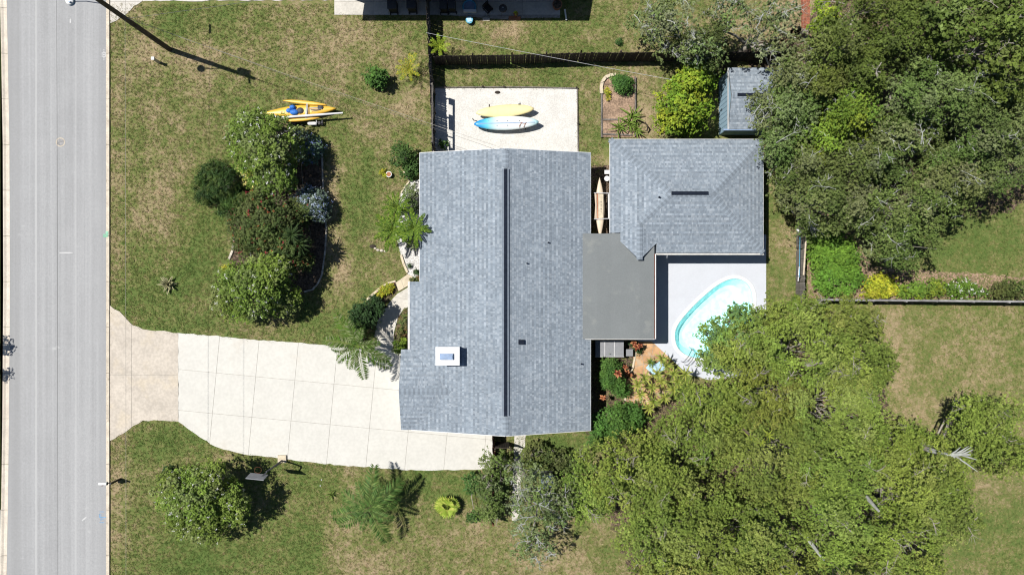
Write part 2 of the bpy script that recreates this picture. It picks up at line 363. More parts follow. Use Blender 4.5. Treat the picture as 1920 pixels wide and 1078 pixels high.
# drought / soil field in pixel coordinates: x, y, rx, ry, amount
BLOBS = [(270, 100, 40, 45, .30), (400, 115, 70, 45, .26), (640, 85, 130, 60, .24), (765, 195, 40, 40, .28), (700, 255, 45, 30, .2), (618, 385, 22, 70, .40),
         (640, 500, 30, 60, .32), (1680, 630, 22, 90, .34), (1715, 780, 26, 50, .10), (1150, 185, 40, 45, .1), (955, 55, 30, 30, .38), (1210, 220, 30, 50, .40), (1195, 120, 30, 60, .2),
         (1030, 1045, 75, 45, .32), (330, 240, 60, 120, .10), (290, 380, 34, 70, .26), (215, 960, 22, 140, .28), (215, 300, 18, 230, .2), (1850, 690, 160, 120, .12), (520, 955, 40, 35, .1),
         (650, 1010, 22, 50, .3), (665, 910, 28, 40, .25), (700, 1060, 60, 30, .3), (880, 1000, 90, 40, .16), (1880, 900, 50, 50, .1), (1510, 30, 70, 70, .45), (1390, 45, 70, 70, .25),
         (1480, 430, 22, 40, .18), (1400, 860, 200, 160, .3), (300, 460, 30, 40, .1), (420, 30, 60, 30, -.06), (345, 35, 55, 30, -.2), (1030, 100, 60, 60, -.12),
         (660, 400, 26, 90, -.22), (690, 320, 22, 60, -.18), (1050, 845, 60, 40, -.35), (1830, 450, 80, 70, -.30), (1860, 1020, 60, 60, -.12), (380, 1045, 120, 50, -.30), (300, 545, 110, 60, -.22),
         (400, 470, 90, 100, -.16), (620, 610, 60, 40, -.2), (790, 905, 90, 40, -.26), (560, 900, 80, 40, -.18), (300, 830, 70, 40, -.24), (640, 700, 60, 30, -.1), (270, 640, 60, 30, -.2),
         (-10, 500, 30, 600, -.3), (430, 80, 40, 40, -.08), (520, 180, 70, 50, -.08), (560, 1020, 60, 60, -.2), (1460, 520, 20, 60, .02), (250, 25, 20, 20, .2), (1160, 60, 60, 60, .0),
         (1780, 620, 60, 40, .0), (1740, 500, 40, 40, -.05), (1760, 560, 50, 20, -.1)]
def dry(x, y):
    px = x * F / H + 960; py = 539 - y * F / H
    d = np.full(x.shape, 0.42)
    for bx, by, rx, ry, a in BLOBS: d = d + a * np.exp(-(((px - bx) / rx) ** 2 + ((py - by) / ry) ** 2))
    return d
def np_mesh(name, V, Fq, mats, attrs=(), nper=4):
    me = bpy.data.meshes.new(name); nf = len(Fq)
    me.vertices.add(len(V)); me.vertices.foreach_set('co', V.astype(np.float32).ravel())
    me.loops.add(nf * nper); me.loops.foreach_set('vertex_index', Fq.astype(np.int32).ravel())
    me.polygons.add(nf); me.polygons.foreach_set('loop_start', np.arange(0, nf * nper, nper, dtype=np.int32))
    me.update(calc_edges=True)
    for nm, ty, data in attrs:
        a = me.attributes.new(nm, ty, 'POINT')
        a.data.foreach_set('value' if ty == 'FLOAT' else 'color', data.astype(np.float32).ravel())
    for m in mats: me.materials.append(M[m])
    return me
gx = np.concatenate([[-160, -90, -60], np.arange(-42, 42.1, 0.5), [60, 90, 160]])
gy = np.concatenate([[-160, -90, -45], np.arange(-26, 26.1, 0.5), [45, 90, 160]])
X, Y = np.meshgrid(gx, gy); nx, ny = len(gx), len(gy)
V = np.stack([X.ravel(), Y.ravel(), np.zeros(X.size)], 1)
ind = pip(X, Y, poly(DECKP)); poolhole = ind[:-1, :-1] & ind[1:, :-1] & ind[:-1, 1:] & ind[1:, 1:]
I = np.arange(nx * ny).reshape(ny, nx)
Fq = np.stack([I[:-1, :-1], I[:-1, 1:], I[1:, 1:], I[1:, :-1]], -1)[~poolhole]
ground = bpy.data.objects.new('ground', np_mesh('ground', V, Fq, ['lawn'], [('dry', 'FLOAT', dry(V[:, 0], V[:, 1])), ('tint', 'FLOAT_COLOR', np.ones((len(V), 4)))]))
COL.objects.link(ground); tag(ground, 'patchy green and straw coloured lawn around the houses', None, None, 'structure')

def sheet_structure(name, pts_px, z, m, t=0.06, rough=0.0, seed=1):
    p = poly(pts_px)
    if rough: p = rough_edge(p, rough, 0.22, seed)
    return structure(name, MB().prism(p, z - t, z), m)
xr = P(199, 0)[0]
roadp = [Q(x, y) for x, y in ROAD_L] + [(xr, -30), (xr, 30)]
structure('road', MB().prism([(Q(12, 0)[0] - .05, 90)] + [Q(x, y) for x, y in ROAD_L] + [(Q(12, 0)[0] - .05, -90), (xr, -90), (xr, 90)], -0.05, 0.006), 'asphalt')
def kerb(side):
    root = thing('kerb', P(202 if side > 0 else 13, 539), None, None, kind='structure')
    ys = np.arange(-24, 24, 3.05)
    for i, y0 in enumerate(ys):
        y1 = y0 + 3.03
        if side > 0: x0a = x0b = xr + .002; x1a = x1b = P(206.3, 0)[0]
        else:
            f = lambda y: float(np.interp(y, [Q(*p)[1] for p in ROAD_L][::-1], [Q(*p)[0] for p in ROAD_L][::-1]))
            x1a, x1b = f(y0) - .002, f(y1) - .002; x0a, x0b = x1a - .38, x1b - .38
        mb = MB()
        prof = [(0, .012), (0.6, .03), (0.85, .09), (1, .10)] if side > 0 else [(1, .012), (0.45, .03), (0.15, .09), (0, .10)]
        vs = []
        for t, z in (prof if side > 0 else prof[::-1]):
            vs += [(x0a + (x1a - x0a) * t, y0, z), (x0b + (x1b - x0b) * t, y1, z)]
        n = len(vs); vs += [(v[0], v[1], -0.05) for v in vs]
        fs = [(2 * k, 2 * k + 2, 2 * k + 3, 2 * k + 1) for k in range(n // 2 - 1)] + [(n - 2, 2 * n - 2, 2 * n - 1, n - 1), (1, n + 1, n, 0)]
        mb.add(vs, fs); mb.build('kerb_stone', 'kerb' if side > 0 else 'kerbl', root)
    structure('kerb_joint_bed', MB().box((0.5 * (x0a + x1a), 0, -0.03), (.3, 60, .06)), 'joint', root)
kerb(1); kerb(-1)

# driveway: concrete slabs cut to the driveway outline, each one a part
def slabs(name, outline, x_lines, ybase, pitch, rot, z, m, seed, pname='slab', gap=0.011, thick=0.05):
    root = thing(name, (*Q(*outline[0]), 0), None, None, kind='structure')
    op = poly(outline); c, s = math.cos(rot), math.sin(rot)
    if name in ('driveway', 'driveway_apron', 'neighbour_driveway'): op = rough_edge(op, .045, .3, seed)
    for i in range(len(x_lines) - 1):
        for j in range(len(pitch) - 1):
            u0, u1, v0, v1 = x_lines[i] + gap, x_lines[i + 1] - gap, pitch[j] + gap, pitch[j + 1] - gap
            cell = [(u * c - v * s + ybase[0], u * s + v * c + ybase[1]) for u, v in ((u0, v0), (u1, v0), (u1, v1), (u0, v1))]
            pc = clip(op, cell)
            if len(pc) > 2 and area(pc) > 0.03:
                MB().prism(pc, z - thick, z).build(pname, m, root)
    structure(name + '_bed', MB().prism(op, z - thick - .02, z - 0.012), 'joint', root)
    return root
b0 = Q(335, 692)
slabs('driveway', DRIVE, [-.7, 2.55, 5.2, 7.83, 10.46, 13.1, 15.7, 18.3, 20.9, 23.6], b0, [-6.6, -2.72, 0, 2.68, 5.5], math.radians(-5.4), 0.05, 'drive', 1)
b1 = Q(206, 703)
slabs('driveway_apron', APRON, [0, 1.47, 4.6], b1, [-5, 0, 5], 0.0, 0.045, 'apron', 2)
slabs('front_walkway', WALK, [-3, -1.2, 1.3, 4], Q(737, 590), [-4, -1.1, 1.2, 4], math.radians(-12), 0.055, 'path', 3)
slabs('entry_step', [(742, 530), (765, 514), (775, 520), (775, 535), (765, 536), (748, 546)], [-1.2, .1, 1.5], Q(752, 532), [-1, 1], math.radians(20), 0.09, 'cream', 3)
sheet_structure('side_path', [(966, 800), (988, 800), (982, 850), (976, 900), (972, 975), (960, 975), (962, 880)], 0.03, 'path', rough=0.03, seed=4)
slabs('neighbour_patio', NPATIO, [0, 2.6, 5.1, 7.6, 10.1, 12.6, 15.4], Q(627, 29), [0, .9, 3.5], 0.0, 0.04, 'path', 5)
slabs('neighbour_driveway', [(206, -60), (900, -60), (900, -6), (627, 1), (267, 3), (252, 12), (236, 28), (218, 40), (206, 45)], [0, 2.2, 6.4, 10.4, 14.6, 19], Q(206, 45), [-1, 1.45, 4], 0.0, 0.03, 'path', 6)
slabs('far_driveway', [(-40, 960), (2, 955), (4, 1140), (-40, 1140)], [0, 2, 4], Q(-50, 1140), [0, 3, 7], 0.0, 0.05, 'path', 6)
sheet_structure('sand_pad', SAND, 0.03, 'sand')
sheet_structure('planting_bed', ISLAND, 0.02, 'mulch', rough=0.08, seed=9)
sheet_structure('gravel_bed', GRAVELBED, 0.03, 'gravel', rough=0.03, seed=10)
sheet_structure('entry_bed', [(694, 560), (715, 540), (742, 529), (746, 545), (730, 562), (714, 582), (700, 608), (690, 640), (690, 655), (680, 640), (672, 600), (684, 575)], 0.02, 'mulch', rough=0.03, seed=11)
sheet_structure('side_bed', [(770, 574), (756, 584), (747, 602), (741, 624), (739, 660), (775, 660), (775, 574)], 0.02, 'mulch', rough=0.02, seed=12)
sheet_structure('raised_bed_soil', RAISED, 0.12, 'soil', t=.12)
sheet_structure('garden_soil', [(1100, 640), (1186, 640), (1190, 690), (1172, 720), (1170, 750), (1220, 770), (1330, 720), (1400, 760), (1400, 900), (1280, 870), (1100, 815)], 0.012, 'mulch', t=.02, rough=0.15, seed=13)
sheet_structure('hedge_soil', [(1515, 395), (1560, 400), (1640, 500), (1940, 520), (1940, 560), (1515, 560)], 0.012, 'soil', t=.02, rough=0.1, seed=14)
sheet_structure('side_yard_soil', [(1095, 310), (1150, 310), (1150, 480), (1095, 480)], 0.012, 'mulch', t=.02)
slabs('red_brick_path', [(1500, -40), (1519, -40), (1518, 40), (1514, 72), (1503, 72)], [0, .22, .44, .7], Q(1500, 75), list(np.arange(0, 4.2, .25)), 0.0, 0.03, 'redpath', 7, 'brick', 0.006)
sheet_structure('woodland_floor', [(1380, 90), (1500, 60), (1560, -60), (2000, -60), (2000, 350), (1880, 400), (1700, 400), (1560, 380), (1480, 250)], 0.01, 'mulch', t=.015, rough=0.3, seed=15)
sheet_structure('leaf_litter', [(1240, 760), (1400, 690), (1560, 620), (1640, 700), (1700, 860), (1760, 960), (1700, 1120), (1200, 1120), (1140, 960), (1180, 830)], 0.008, 'mulch', t=.012, rough=0.3, seed=16)

# patio flagstones: irregular stones, each a part
fr = thing('flagstone_patio', (*Q(1215, 690), 0), None, None, kind='structure')
pp = poly(PATIO)
structure('mortar_bed', MB().prism(pp, 0, 0.02), 'joint', fr)
r7 = random.Random(7)
gxs = np.arange(min(p[0] for p in pp), max(p[0] for p in pp), 0.62); gys = np.arange(min(p[1] for p in pp), max(p[1] for p in pp), 0.58)
jit = {}
def jp(i, j):
    if (i, j) not in jit: jit[(i, j)] = (gxs[0] + i * .62 + r7.uniform(-.17, .17), gys[0] + j * .58 + r7.uniform(-.17, .17))
    return jit[(i, j)]
for i in range(len(gxs)):
    for j in range(len(gys)):
        c = [jp(i, j), jp(i + 1, j), jp(i + 1, j + 1), jp(i, j + 1)]
        cx, cy = sum(p[0] for p in c) / 4, sum(p[1] for p in c) / 4
        c = [(cx + (p[0] - cx) * .955, cy + (p[1] - cy) * .955) for p in c]
        q = clip(pp, c)
        if len(q) > 2 and area(q) > .03: MB().prism(q, 0.01, 0.034 + r7.uniform(0, .008)).build('flagstone', 'patio', fr)

# pool deck and pool
POOL = [(1389, 524), (1403, 533), (1410, 548), (1412, 566), (1407, 590), (1395, 615), (1375, 640), (1350, 660), (1318, 672), (1290, 668), (1272, 655), (1266, 640), (1265, 622), (1272, 606), (1290, 584),
        (1312, 562), (1336, 541), (1356, 528), (1374, 522)]
def smooth_loop(p, it=2):
    for _ in range(it):
        o = []
        for i in range(len(p)):
            a, b = p[i], p[(i + 1) % len(p)]
            o += [(a[0] * .75 + b[0] * .25, a[1] * .75 + b[1] * .25), (a[0] * .25 + b[0] * .75, a[1] * .25 + b[1] * .75)]
        p = o
    return p
pl = smooth_loop(poly(POOL))[::-1]      # ccw or cw handled below
def ccw(p): return p if sum(p[i - 1][0] * p[i][1] - p[i][0] * p[i - 1][1] for i in range(len(p))) > 0 else p[::-1]
pl = ccw(pl); cxp = sum(p[0] for p in pl) / len(pl); cyp = sum(p[1] for p in pl) / len(pl)
def offs(p, d):
    out = []
    for i in range(len(p)):
        a, b = Vector(p[i - 1]), Vector(p[(i + 1) % len(p)]); t = (b - a).normalized(); out.append((p[i][0] + t.y * d, p[i][1] - t.x * d))
    return out
pool = thing('swimming_pool', (cxp, cyp, 0), 'freeform pool of clear pale cyan water with white coping beside the covered patio', 'pool')
n = len(pl); outer = offs(pl, .26)
mb = MB()
z1 = 0.075
mb.add([(x, y, z1 - .03) for x, y in pl] + [(x, y, z1) for x, y in offs(pl, .03)] + [(x, y, z1) for x, y in offs(pl, .23)] + [(x, y, z1 - .03) for x, y in outer] + [(x, y, -.15) for x, y in pl],
       [(k * n + i, (k + 1) * n + i, (k + 1) * n + (i + 1) % n, k * n + (i + 1) % n)[::-1] for k in range(3) for i in range(n)] + [(i, (i + 1) % n, 4 * n + (i + 1) % n, 4 * n + i)[::-1] for i in range(n)])
mb.build('coping', 'coping', pool)
mb = MB(); inn = offs(pl, -.42); inn2 = offs(pl, -.75)
mb.add([(x, y, -.14) for x, y in pl] + [(x, y, -.95) for x, y in inn] + [(x, y, -1.1) for x, y in inn2], [(k * n + i, k * n + (i + 1) % n, (k + 1) * n + (i + 1) % n, (k + 1) * n + i)[::-1] for k in range(2) for i in range(n)] + [tuple(range(2 * n, 3 * n))])
mb.build('basin', 'plaster', pool)
MB().add([(x, y, -.07) for x, y in pl], [tuple(range(n))]).build('water', 'water', pool)
for k in (0, 1):
    a = Vector(P(1285 + k * 7, 666 + k * 6, 0)); d = Vector((math.cos(math.radians(52)), math.sin(math.radians(52)), 0))
    a = a - d * .5
    MB().tube([a + Vector((0, 0, .05)), a + Vector((0, 0, .55)), a + d * .15 + Vector((0, 0, .78)), a + d * .5 + Vector((0, 0, .82)), a + d * 1.0 + Vector((0, 0, .45)), a + d * 1.15 + Vector((0, 0, -.5))], .028, 6).build('ladder_rail', 'steel', pool)
for k in range(3):
    a = Vector(P(1285, 666)) + Vector((math.cos(math.radians(52)) * .62, math.sin(math.radians(52)) * .62, -.25 - .25 * k)); b = a + Vector((.245, -.21, 0)); MB().bar(a, b, .1, .04).build('ladder_step', 'white', pool)
# deck: panels around the pool (ring of strips from the coping outwards, cut by joints)
dk = thing('pool_deck', (*Q(1240, 500), 0), None, None, kind='structure')
dp = ccw(poly(DECKP))
def ray_hit(c, ang):
    d = (math.cos(ang), math.sin(ang)); best = None
    for i in range(len(dp)):
        a, b = dp[i - 1], dp[i]; ex, ey = b[0] - a[0], b[1] - a[1]; den = d[0] * ey - d[1] * ex
        if abs(den) < 1e-9: continue
        t = ((a[0] - c[0]) * ey - (a[1] - c[1]) * ex) / den; u = ((a[0] - c[0]) * d[1] - (a[1] - c[1]) * d[0]) / den
        if t > 0 and -1e-6 <= u <= 1 + 1e-6 and (best is None or t > best): best = t
    return (c[0] + d[0] * best, c[1] + d[1] * best) if best else None
angs = sorted(set([round(math.atan2(p[1] - cyp, p[0] - cxp), 5) for p in outer] + [round(math.atan2(p[1] - cyp, p[0] - cxp), 5) for p in dp]))
def outer_at(ang):
    d = (math.cos(ang), math.sin(ang)); best = None
    for i in range(n):
        a, b = outer[i - 1], outer[i]; ex, ey = b[0] - a[0], b[1] - a[1]; den = d[0] * ey - d[1] * ex
        if abs(den) < 1e-9: continue
        t = ((a[0] - cxp) * ey - (a[1] - cyp) * ex) / den; u = ((a[0] - cxp) * d[1] - (a[1] - cyp) * d[0]) / den
        if t > 0 and -1e-6 <= u <= 1 + 1e-6: best = t if best is None else max(best, t)
    return (cxp + d[0] * best, cyp + d[1] * best)
wed = []
for i in range(len(angs)):
    a0, a1 = angs[i], angs[(i + 1) % len(angs)]
    p0, p1, q1, q0 = outer_at(a0), outer_at(a1), ray_hit((cxp, cyp), a1), ray_hit((cxp, cyp), a0)
    if q0 and q1: wed.append(ccw([p0, q0, q1, p1]))
XL = [Q(1180, 0)[0], Q(1286, 0)[0], Q(1366, 0)[0], Q(1460, 0)[0]]; YL = [Q(0, 730)[1], Q(0, 640)[1], Q(0, 558)[1], Q(0, 430)[1]]
for i in range(3):
    for j in range(3):
        mb = MB(); g = .012
        cell = [(XL[i] + g, YL[j] + g), (XL[i + 1] - g, YL[j] + g), (XL[i + 1] - g, YL[j + 1] - g), (XL[i] + g, YL[j + 1] - g)]
        for w in wed:
            q = clip(w, cell)
            if len(q) > 2 and area(q) > 1e-4: mb.add([(x, y, .05) for x, y in q] , [tuple(range(len(q)))])
        if mb.v: mb.build('deck_slab', 'deck', dk)
mb = MB()
for w in wed: mb.add([(x, y, .038) for x, y in w], [(0, 1, 2, 3)])
for i in range(len(dp)):
    a, b = dp[i - 1], dp[i]; mb.add([(a[0], a[1], -.05), (b[0], b[1], -.05), (b[0], b[1], .05), (a[0], a[1], .05)], [(0, 1, 2, 3)])
mb.build('deck_edge', 'deck', dk)

# road marks and manhole
mh = thing('manhole', P(113.5, 267), 'round iron manhole cover in the grey road surface', 'manhole cover')
MB().cyl((*Q(113.5, 267), 0.004), .31, .008, 24).build('ring', 'kerb', mh); MB().cyl((*Q(113.5, 267), 0.008), .24, .01, 20).build('cover', 'iron', mh)
mb = MB(); cx, cy = Q(195, 103)
for dy in (-.32, -.2, .2, .32): mb.box((cx, cy + dy, .008), (.05, .08, .003))
mb.box((cx - .12, cy, .008), (.04, .3, .003)); mb.box((cx + .1, cy, .008), (.04, .3, .003)); mb.box((cx, cy + .13, .0085), (.18, .04, .003)); mb.box((cx, cy - .13, .0085), (.18, .04, .003)); mb.box((cx, cy, .0085), (.1, .1, .003))
top('utility_marking', mb, 'paintw', 'white sprayed survey symbol on the road beside the right kerb', 'road marking')
mb = MB(); cx, cy = Q(191, 969)
for dx, dy, w, h in ((0, .36, .3, .04), (0, -.36, .3, .04), (-.06, 0, .04, .5), (.12, 0, .5, .05), (-.16, .1, .04, .24), (.05, -.12, .2, .04)): mb.box((cx + dx, cy + dy, .008 + .0006 * len(mb.v) / 8), (w, h, .003))
top('utility_marking', mb, 'paintb', 'blue sprayed utility mark on the road near the mailbox', 'road marking')
mb = MB(); mb.box((*Q(198, 442), .03), (.3, .22, .004)); mb.box((*Q(202, 438), .075), (.18, .3, .02))
top('utility_marking', mb, 'paintg', 'green sprayed utility mark on the kerb', 'road marking')
for k, (x, y, l) in enumerate(((124, 474, .9), (132, 40, .3), (158, 972, .4))):
    x, y = Q(x, y); rr = random.Random(k); ang = (0, 1.55, .7)[k]; ca_, sa_ = math.cos(ang), math.sin(ang); up_e = []; lo_e = []
    for q in range(9):
        t = (q / 8 - .5) * l; w = .035 * math.sin(math.pi * (q + .5) / 9) + rr.uniform(0, .02)
        up_e.append((x + t * ca_ - w * sa_, y + t * sa_ + w * ca_)); lo_e.append((x + t * ca_ + w * sa_, y + t * sa_ - w * ca_))
    top('paint_streak', MB().prism(up_e + lo_e[::-1], .003, .009), 'paintw', ['long faint white paint streak across the middle of the road', 'short white paint fleck on the road near its top end', 'small diagonal white paint fleck on the road near the blue mark'][k], 'road marking')
# ================================================================= BUILDINGS
EXPO = 0.143
TABC = [(.242, .282, .328), (.27, .312, .36), (.21, .248, .292), (.30, .342, .39), (.226, .265, .31), (.255, .297, .344), (.315, .355, .40), (.233, .273, .32)]
def shingle(mb, facet, seed, e=EXPO):
    r = random.Random(seed); pts = [Vector(p) for p in facet]
    nrm = sum((pts[i - 1].cross(pts[i]) for i in range(len(pts))), Vector((0, 0, 0))).normalized()
    if nrm.z < 0: nrm = -nrm
    U = Vector((0, 0, 1)).cross(nrm).normalized(); Vv = nrm.cross(U)
    if Vv.z < 0: Vv = -Vv; U = -U
    p0 = pts[0]; st = max(Vv.z, .02)
    uv = [((p - p0).dot(U), p.z / st) for p in pts]; v00 = p0.z / st
    def iv(v):
        xs = []
        for i in range(len(uv)):
            (u1, v1), (u2, v2) = uv[i - 1], uv[i]
            if abs(v1 - v2) < 1e-9:
                if abs(v - v1) < 1e-6: xs += [u1, u2]
                continue
            t = (v - v1) / (v2 - v1)
            if -1e-6 <= t <= 1 + 1e-6: xs.append(u1 + (u2 - u1) * t)
        return (min(xs), max(xs)) if xs else None
    def w(u, v, h): return p0 + U * u + Vv * (v - v00) + nrm * h
    vmin = min(q[1] for q in uv); vmax = max(q[1] for q in uv)
    for k in range(int(math.floor(vmin / e)), int(math.ceil(vmax / e))):
        vb = max(k * e, vmin); vt = min((k + 1) * e, vmax)
        if vt - vb < .004: continue
        ib, it = iv(vb), iv(vt)
        if not ib or not it: continue
        lo, hi = min(ib[0], it[0]), max(ib[1], it[1]); u = lo - r.uniform(0, .25)
        rowtone = (.93, 1.06)[k % 2] * r.uniform(.93, 1.06)
        while u < hi:
            d = r.choice((.07, .09, .12, .16)); un = u + d
            cl = lambda x, I: min(max(x, I[0]), I[1])
            a, b, c2, d2 = cl(u, ib), cl(un, ib), cl(un, it), cl(u, it)
            if (b - a) + (c2 - d2) > .01:
                cc = r.choice(TABC); t = r.uniform(.93, 1.07) * rowtone; mb.cur = (cc[0] * t, cc[1] * t, cc[2] * t)
                hb = .019 if r.random() < .55 else .013
                mb.add([w(a, vb, hb), w(b, vb, hb), w(c2, vt, .006), w(d2, vt, .006), w(a, vb, .001), w(b, vb, .001)],
                       [(0, 1, 2, 3), (4, 5, 1, 0), (4, 0, 3), (1, 5, 2)])
            u = un
def ridge_caps(mb, a, b, seed, half=.19, drop=.055, pitch=.145):
    r = random.Random(seed); a = Vector(a); b = Vector(b); d = (b - a); L = d.length; d.normalize()
    s = Vector((-d.y, d.x, 0)).normalized() * half; nn = int(L / pitch)
    for i in range(nn):
        p = a + d * i * pitch; q = a + d * min(L, (i + 1) * pitch + .02); u = Vector((0, 0, .045)); l = Vector((0, 0, .028))
        cc = TABC[0]; t = (.86, 1.1)[i % 2] * r.uniform(.95, 1.05); mb.cur = (cc[0] * t, cc[1] * t, cc[2] * t); dn = Vector((0, 0, -drop))
        mb.add([p + u, p + s + dn + u, q + s + dn + l, q + l, p - s + dn + u, q - s + dn + l], [(0, 3, 2, 1), (0, 4, 5, 3)])
def solid_plane(mb, facet, t=.14):
    pts = [Vector(p) for p in facet]; nn = len(pts)
    mb.add([p for p in pts] + [p - Vector((0, 0, t)) for p in pts], [tuple(range(nn)), tuple(range(2 * nn - 1, nn - 1, -1))] + [(i, (i + 1) % nn, nn + (i + 1) % nn, nn + i) for i in range(nn)])
def roof(parent, facets, caps, seed, name='roof'):
    mb = MB()
    for f in facets: solid_plane(mb, f)
    ro = mb.build(name, 'deckwood', parent)
    sh = MB()
    for i, f in enumerate(facets): shingle(sh, f, seed + i)
    for i, c in enumerate(caps): ridge_caps(sh, *c, seed + 50 + i)
    o = sh.build('shingles', 'shingle', ro, kind='stuff')
    return ro
def window(parent, c, w, h, axis):
    """axis 'x': wall faces +-x (window spans y)"""
    d = (.06, w, h) if axis == 'x' else (w, .06, h)
    fr_ = MB(); t = .07
    if axis == 'x':
        for dy, dz, sy, sz in ((0, h / 2, w, t), (0, -h / 2, w, t), (w / 2, 0, t, h + t), (-w / 2, 0, t, h + t), (0, 0, .05, h - t)): fr_.box((c[0], c[1] + dy, c[2] + dz), (.07 + .004 * (sy < .1), sy, sz))
    else:
        for dx, dz, sx, sz in ((0, h / 2, w, t), (0, -h / 2, w, t), (w / 2, 0, t, h + t), (-w / 2, 0, t, h + t), (0, 0, .05, h - t)): fr_.box((c[0] + dx, c[1], c[2] + dz), (sx, .07 + .004 * (sx < .1), sz))
    f = fr_.build('window', 'white', parent)
    MB().box(c, (d[0] * .4, d[1] - .05, d[2] - .05) if axis == 'x' else (d[0] - .05, d[1] * .4, d[2] - .05)).build('pane', 'glass', f)

# ---- main house
SL = 0.31; ZR = 4.35; XR = -0.39
def zw(x): return ZR - SL * abs(x - XR)
house = thing('house', (-.5, -.3, 0), 'single storey house with long grey shingle gable roof and white chimney beside the driveway', 'house')
YN, YS, YA, YB = 8.47, -8.99, 0.37, -3.92
XE, XW1, XW2, XW3 = 4.94, -5.81, -6.47, -7.02
def wp(x, y): return (x, y, zw(x))
yc = (YB + YS) / 2; zc0 = zw(-6.36); zcr = zc0 + SL * (YB - yc); xv = XR - (ZR - zcr) / SL; xq = XR - (ZR - zc0) / SL
fac = [
    [wp(XE, YS - .0), wp(XE, YN), (XR, YN - .06, ZR), (XR, YS, ZR)],
    [wp(XR, YN - .06), wp(XW1, YN), wp(XW1, YA), wp(XR, YA)],
    [wp(XR, YA), wp(XW2, YA), wp(XW2, YB), wp(XR, YB)],
    [wp(XR, YB), (xq, YB, zc0), (xv, yc, zcr), wp(XR, yc)],
    [wp(XR, yc), (xv, yc, zcr), (xq, YS, zc0), wp(XR, YS)],
    [(XW3, YB, zc0), (XW3 - .02, yc, zcr), (xv, yc, zcr), (xq, YB, zc0)],
    [(XW3 - .02, yc, zcr), (XW3, YS, zc0), (xq, YS, zc0), (xv, yc, zcr)],
]
rf = roof(house, fac, [((XW3, yc, zcr), (xv + .1, yc, zcr)), ((XR, YS + .1, ZR), (XR, YS + 1.2, ZR)), ((XR, YN - 1.2, ZR), (XR, YN - .1, ZR))], 100)
rv = MB(); rv.box((XR, (7.17 - 7.78) / 2, ZR + .07), (.19, 14.95, .05)); rv.build('ridge_vent', 'vent', rf)
rv = MB(); rv.box((XR - .155, -.3, ZR + .035), (.13, 14.95, .03), 0, 0, -.3); rv.box((XR + .155, -.3, ZR + .035), (.13, 14.95, .03), 0, 0, .3); rv.build('vent_flange', 'flange', rf)
wl_ = MB()
wl_.prism([(-5.3, -8.5), (4.4, -8.5), (4.4, 8.0), (-5.3, 8.0)], 0, 2.62)
wl_.prism([(-6.6, -8.52), (-5.3, -8.52), (-5.3, -4.35), (-6.6, -4.35)], 0, 2.3)
for y in (-8.5, 7.9): wl_.add([(-5.3, y, 2.62), (4.4, y, 2.62), (XR, y, 4.1), (-5.3, y + .1, 2.62), (4.4, y + .1, 2.62), (XR, y + .1, 4.1)], [(0, 1, 2), (5, 4, 3), (0, 2, 5, 3), (1, 4, 5, 2)])
wl_.build('wall', 'stucco', house)
gd = MB().box((-6.63, -6.4, 1.08), (.06, 3.4, 2.14)).build('garage_door', 'white', house)
for i in range(4): MB().box((-6.672, -6.4, .29 + i * .53), (.02, 3.3, .49)).build('door_panel', 'white', gd)
dr = MB().box((-5.33, 1.9, 1.05), (.06, .95, 2.1)).build('front_door', 'rust', house); MB().box((-5.38, 2.25, 1.0), (.05, .05, .12)).build('door_handle', 'steel', dr)
for y in (6.0, 4.0, -1.2): window(house, (-5.335, y, 1.45), 1.5, 1.2, 'x')
for y in (6.2, 2.7, -6.6): window(house, (4.435, y, 1.5), 1.5, 1.1, 'x')
for x in (-3, 2.2): window(house, (x, 8.035, 1.5), 1.4, 1.1, 'y'); window(house, (x, -8.535, 1.5), 1.4, 1.1, 'y')
fas = MB()
for a, b in (((XE + .015, YS, zw(XE) - .08), (XE + .015, YN, zw(XE) - .08)), ((XW1 - .015, YN, zw(XW1) - .08), (XW1 - .015, YA + .03, zw(XW1) - .08)),
             ((XE, YN + .015, zw(XE) - .08), (XR, YN - .045, ZR - .08)), ((XR, YN - .045, ZR - .08), (XW1, YN + .015, zw(XW1) - .08)),
             ((XE, YS - .015, zw(XE) - .08), (XR, YS - .015, ZR - .08)), ((XR, YS - .015, ZR - .08), (xq, YS - .015, zc0 - .08))): fas.bar(a, b, .03, .15)
fas.build('fascia', 'white', house)
gt = MB(); gt.box((XW2 - .075, (YA + YB) / 2, zw(XW2) - .10), (.12, YA - YB, .10)); gt.build('gutter', 'white2', house)
# chimney on the west slope
chx, chy = -3.9, -4.15
ch = MB().box((chx, chy, 3.72), (1.36, 1.02, 1.3)).build('chimney', 'chimney', rf)
MB().box((chx, chy, 4.395), (1.46, 1.12, .05)).build('chimney_cap', 'white', ch)
mb = MB().box((chx - .06, chy - .02, 4.50), (.80, .36, .16)); mb.box((chx - .06, chy - .02, 4.60), (.7, .18, .05)); mb.build('flue_cover', 'bluegrey', ch)
def roof_vent(px, py, zz, w, h, hh, m='vent', par=rf, nm='plumbing_vent'):
    x, y = Q(px, py, zz); MB().box((x, y, zz + hh / 2), (w, h, hh)).build(nm, m, par)
roof_vent(977.5, 641, zw(.6) + .02, .36, .28, .12, nm='attic_vent')
for px, py in ((988, 494), (1028, 455), (1090, 682)):
    x = (px - 960) * .0328; z_ = zw(x); x, y = Q(px, py, z_); MB().tube([(x, y, z_ - .05), (x, y, z_ + .22)], .045, 8).build('plumbing_vent', 'vent', rf)

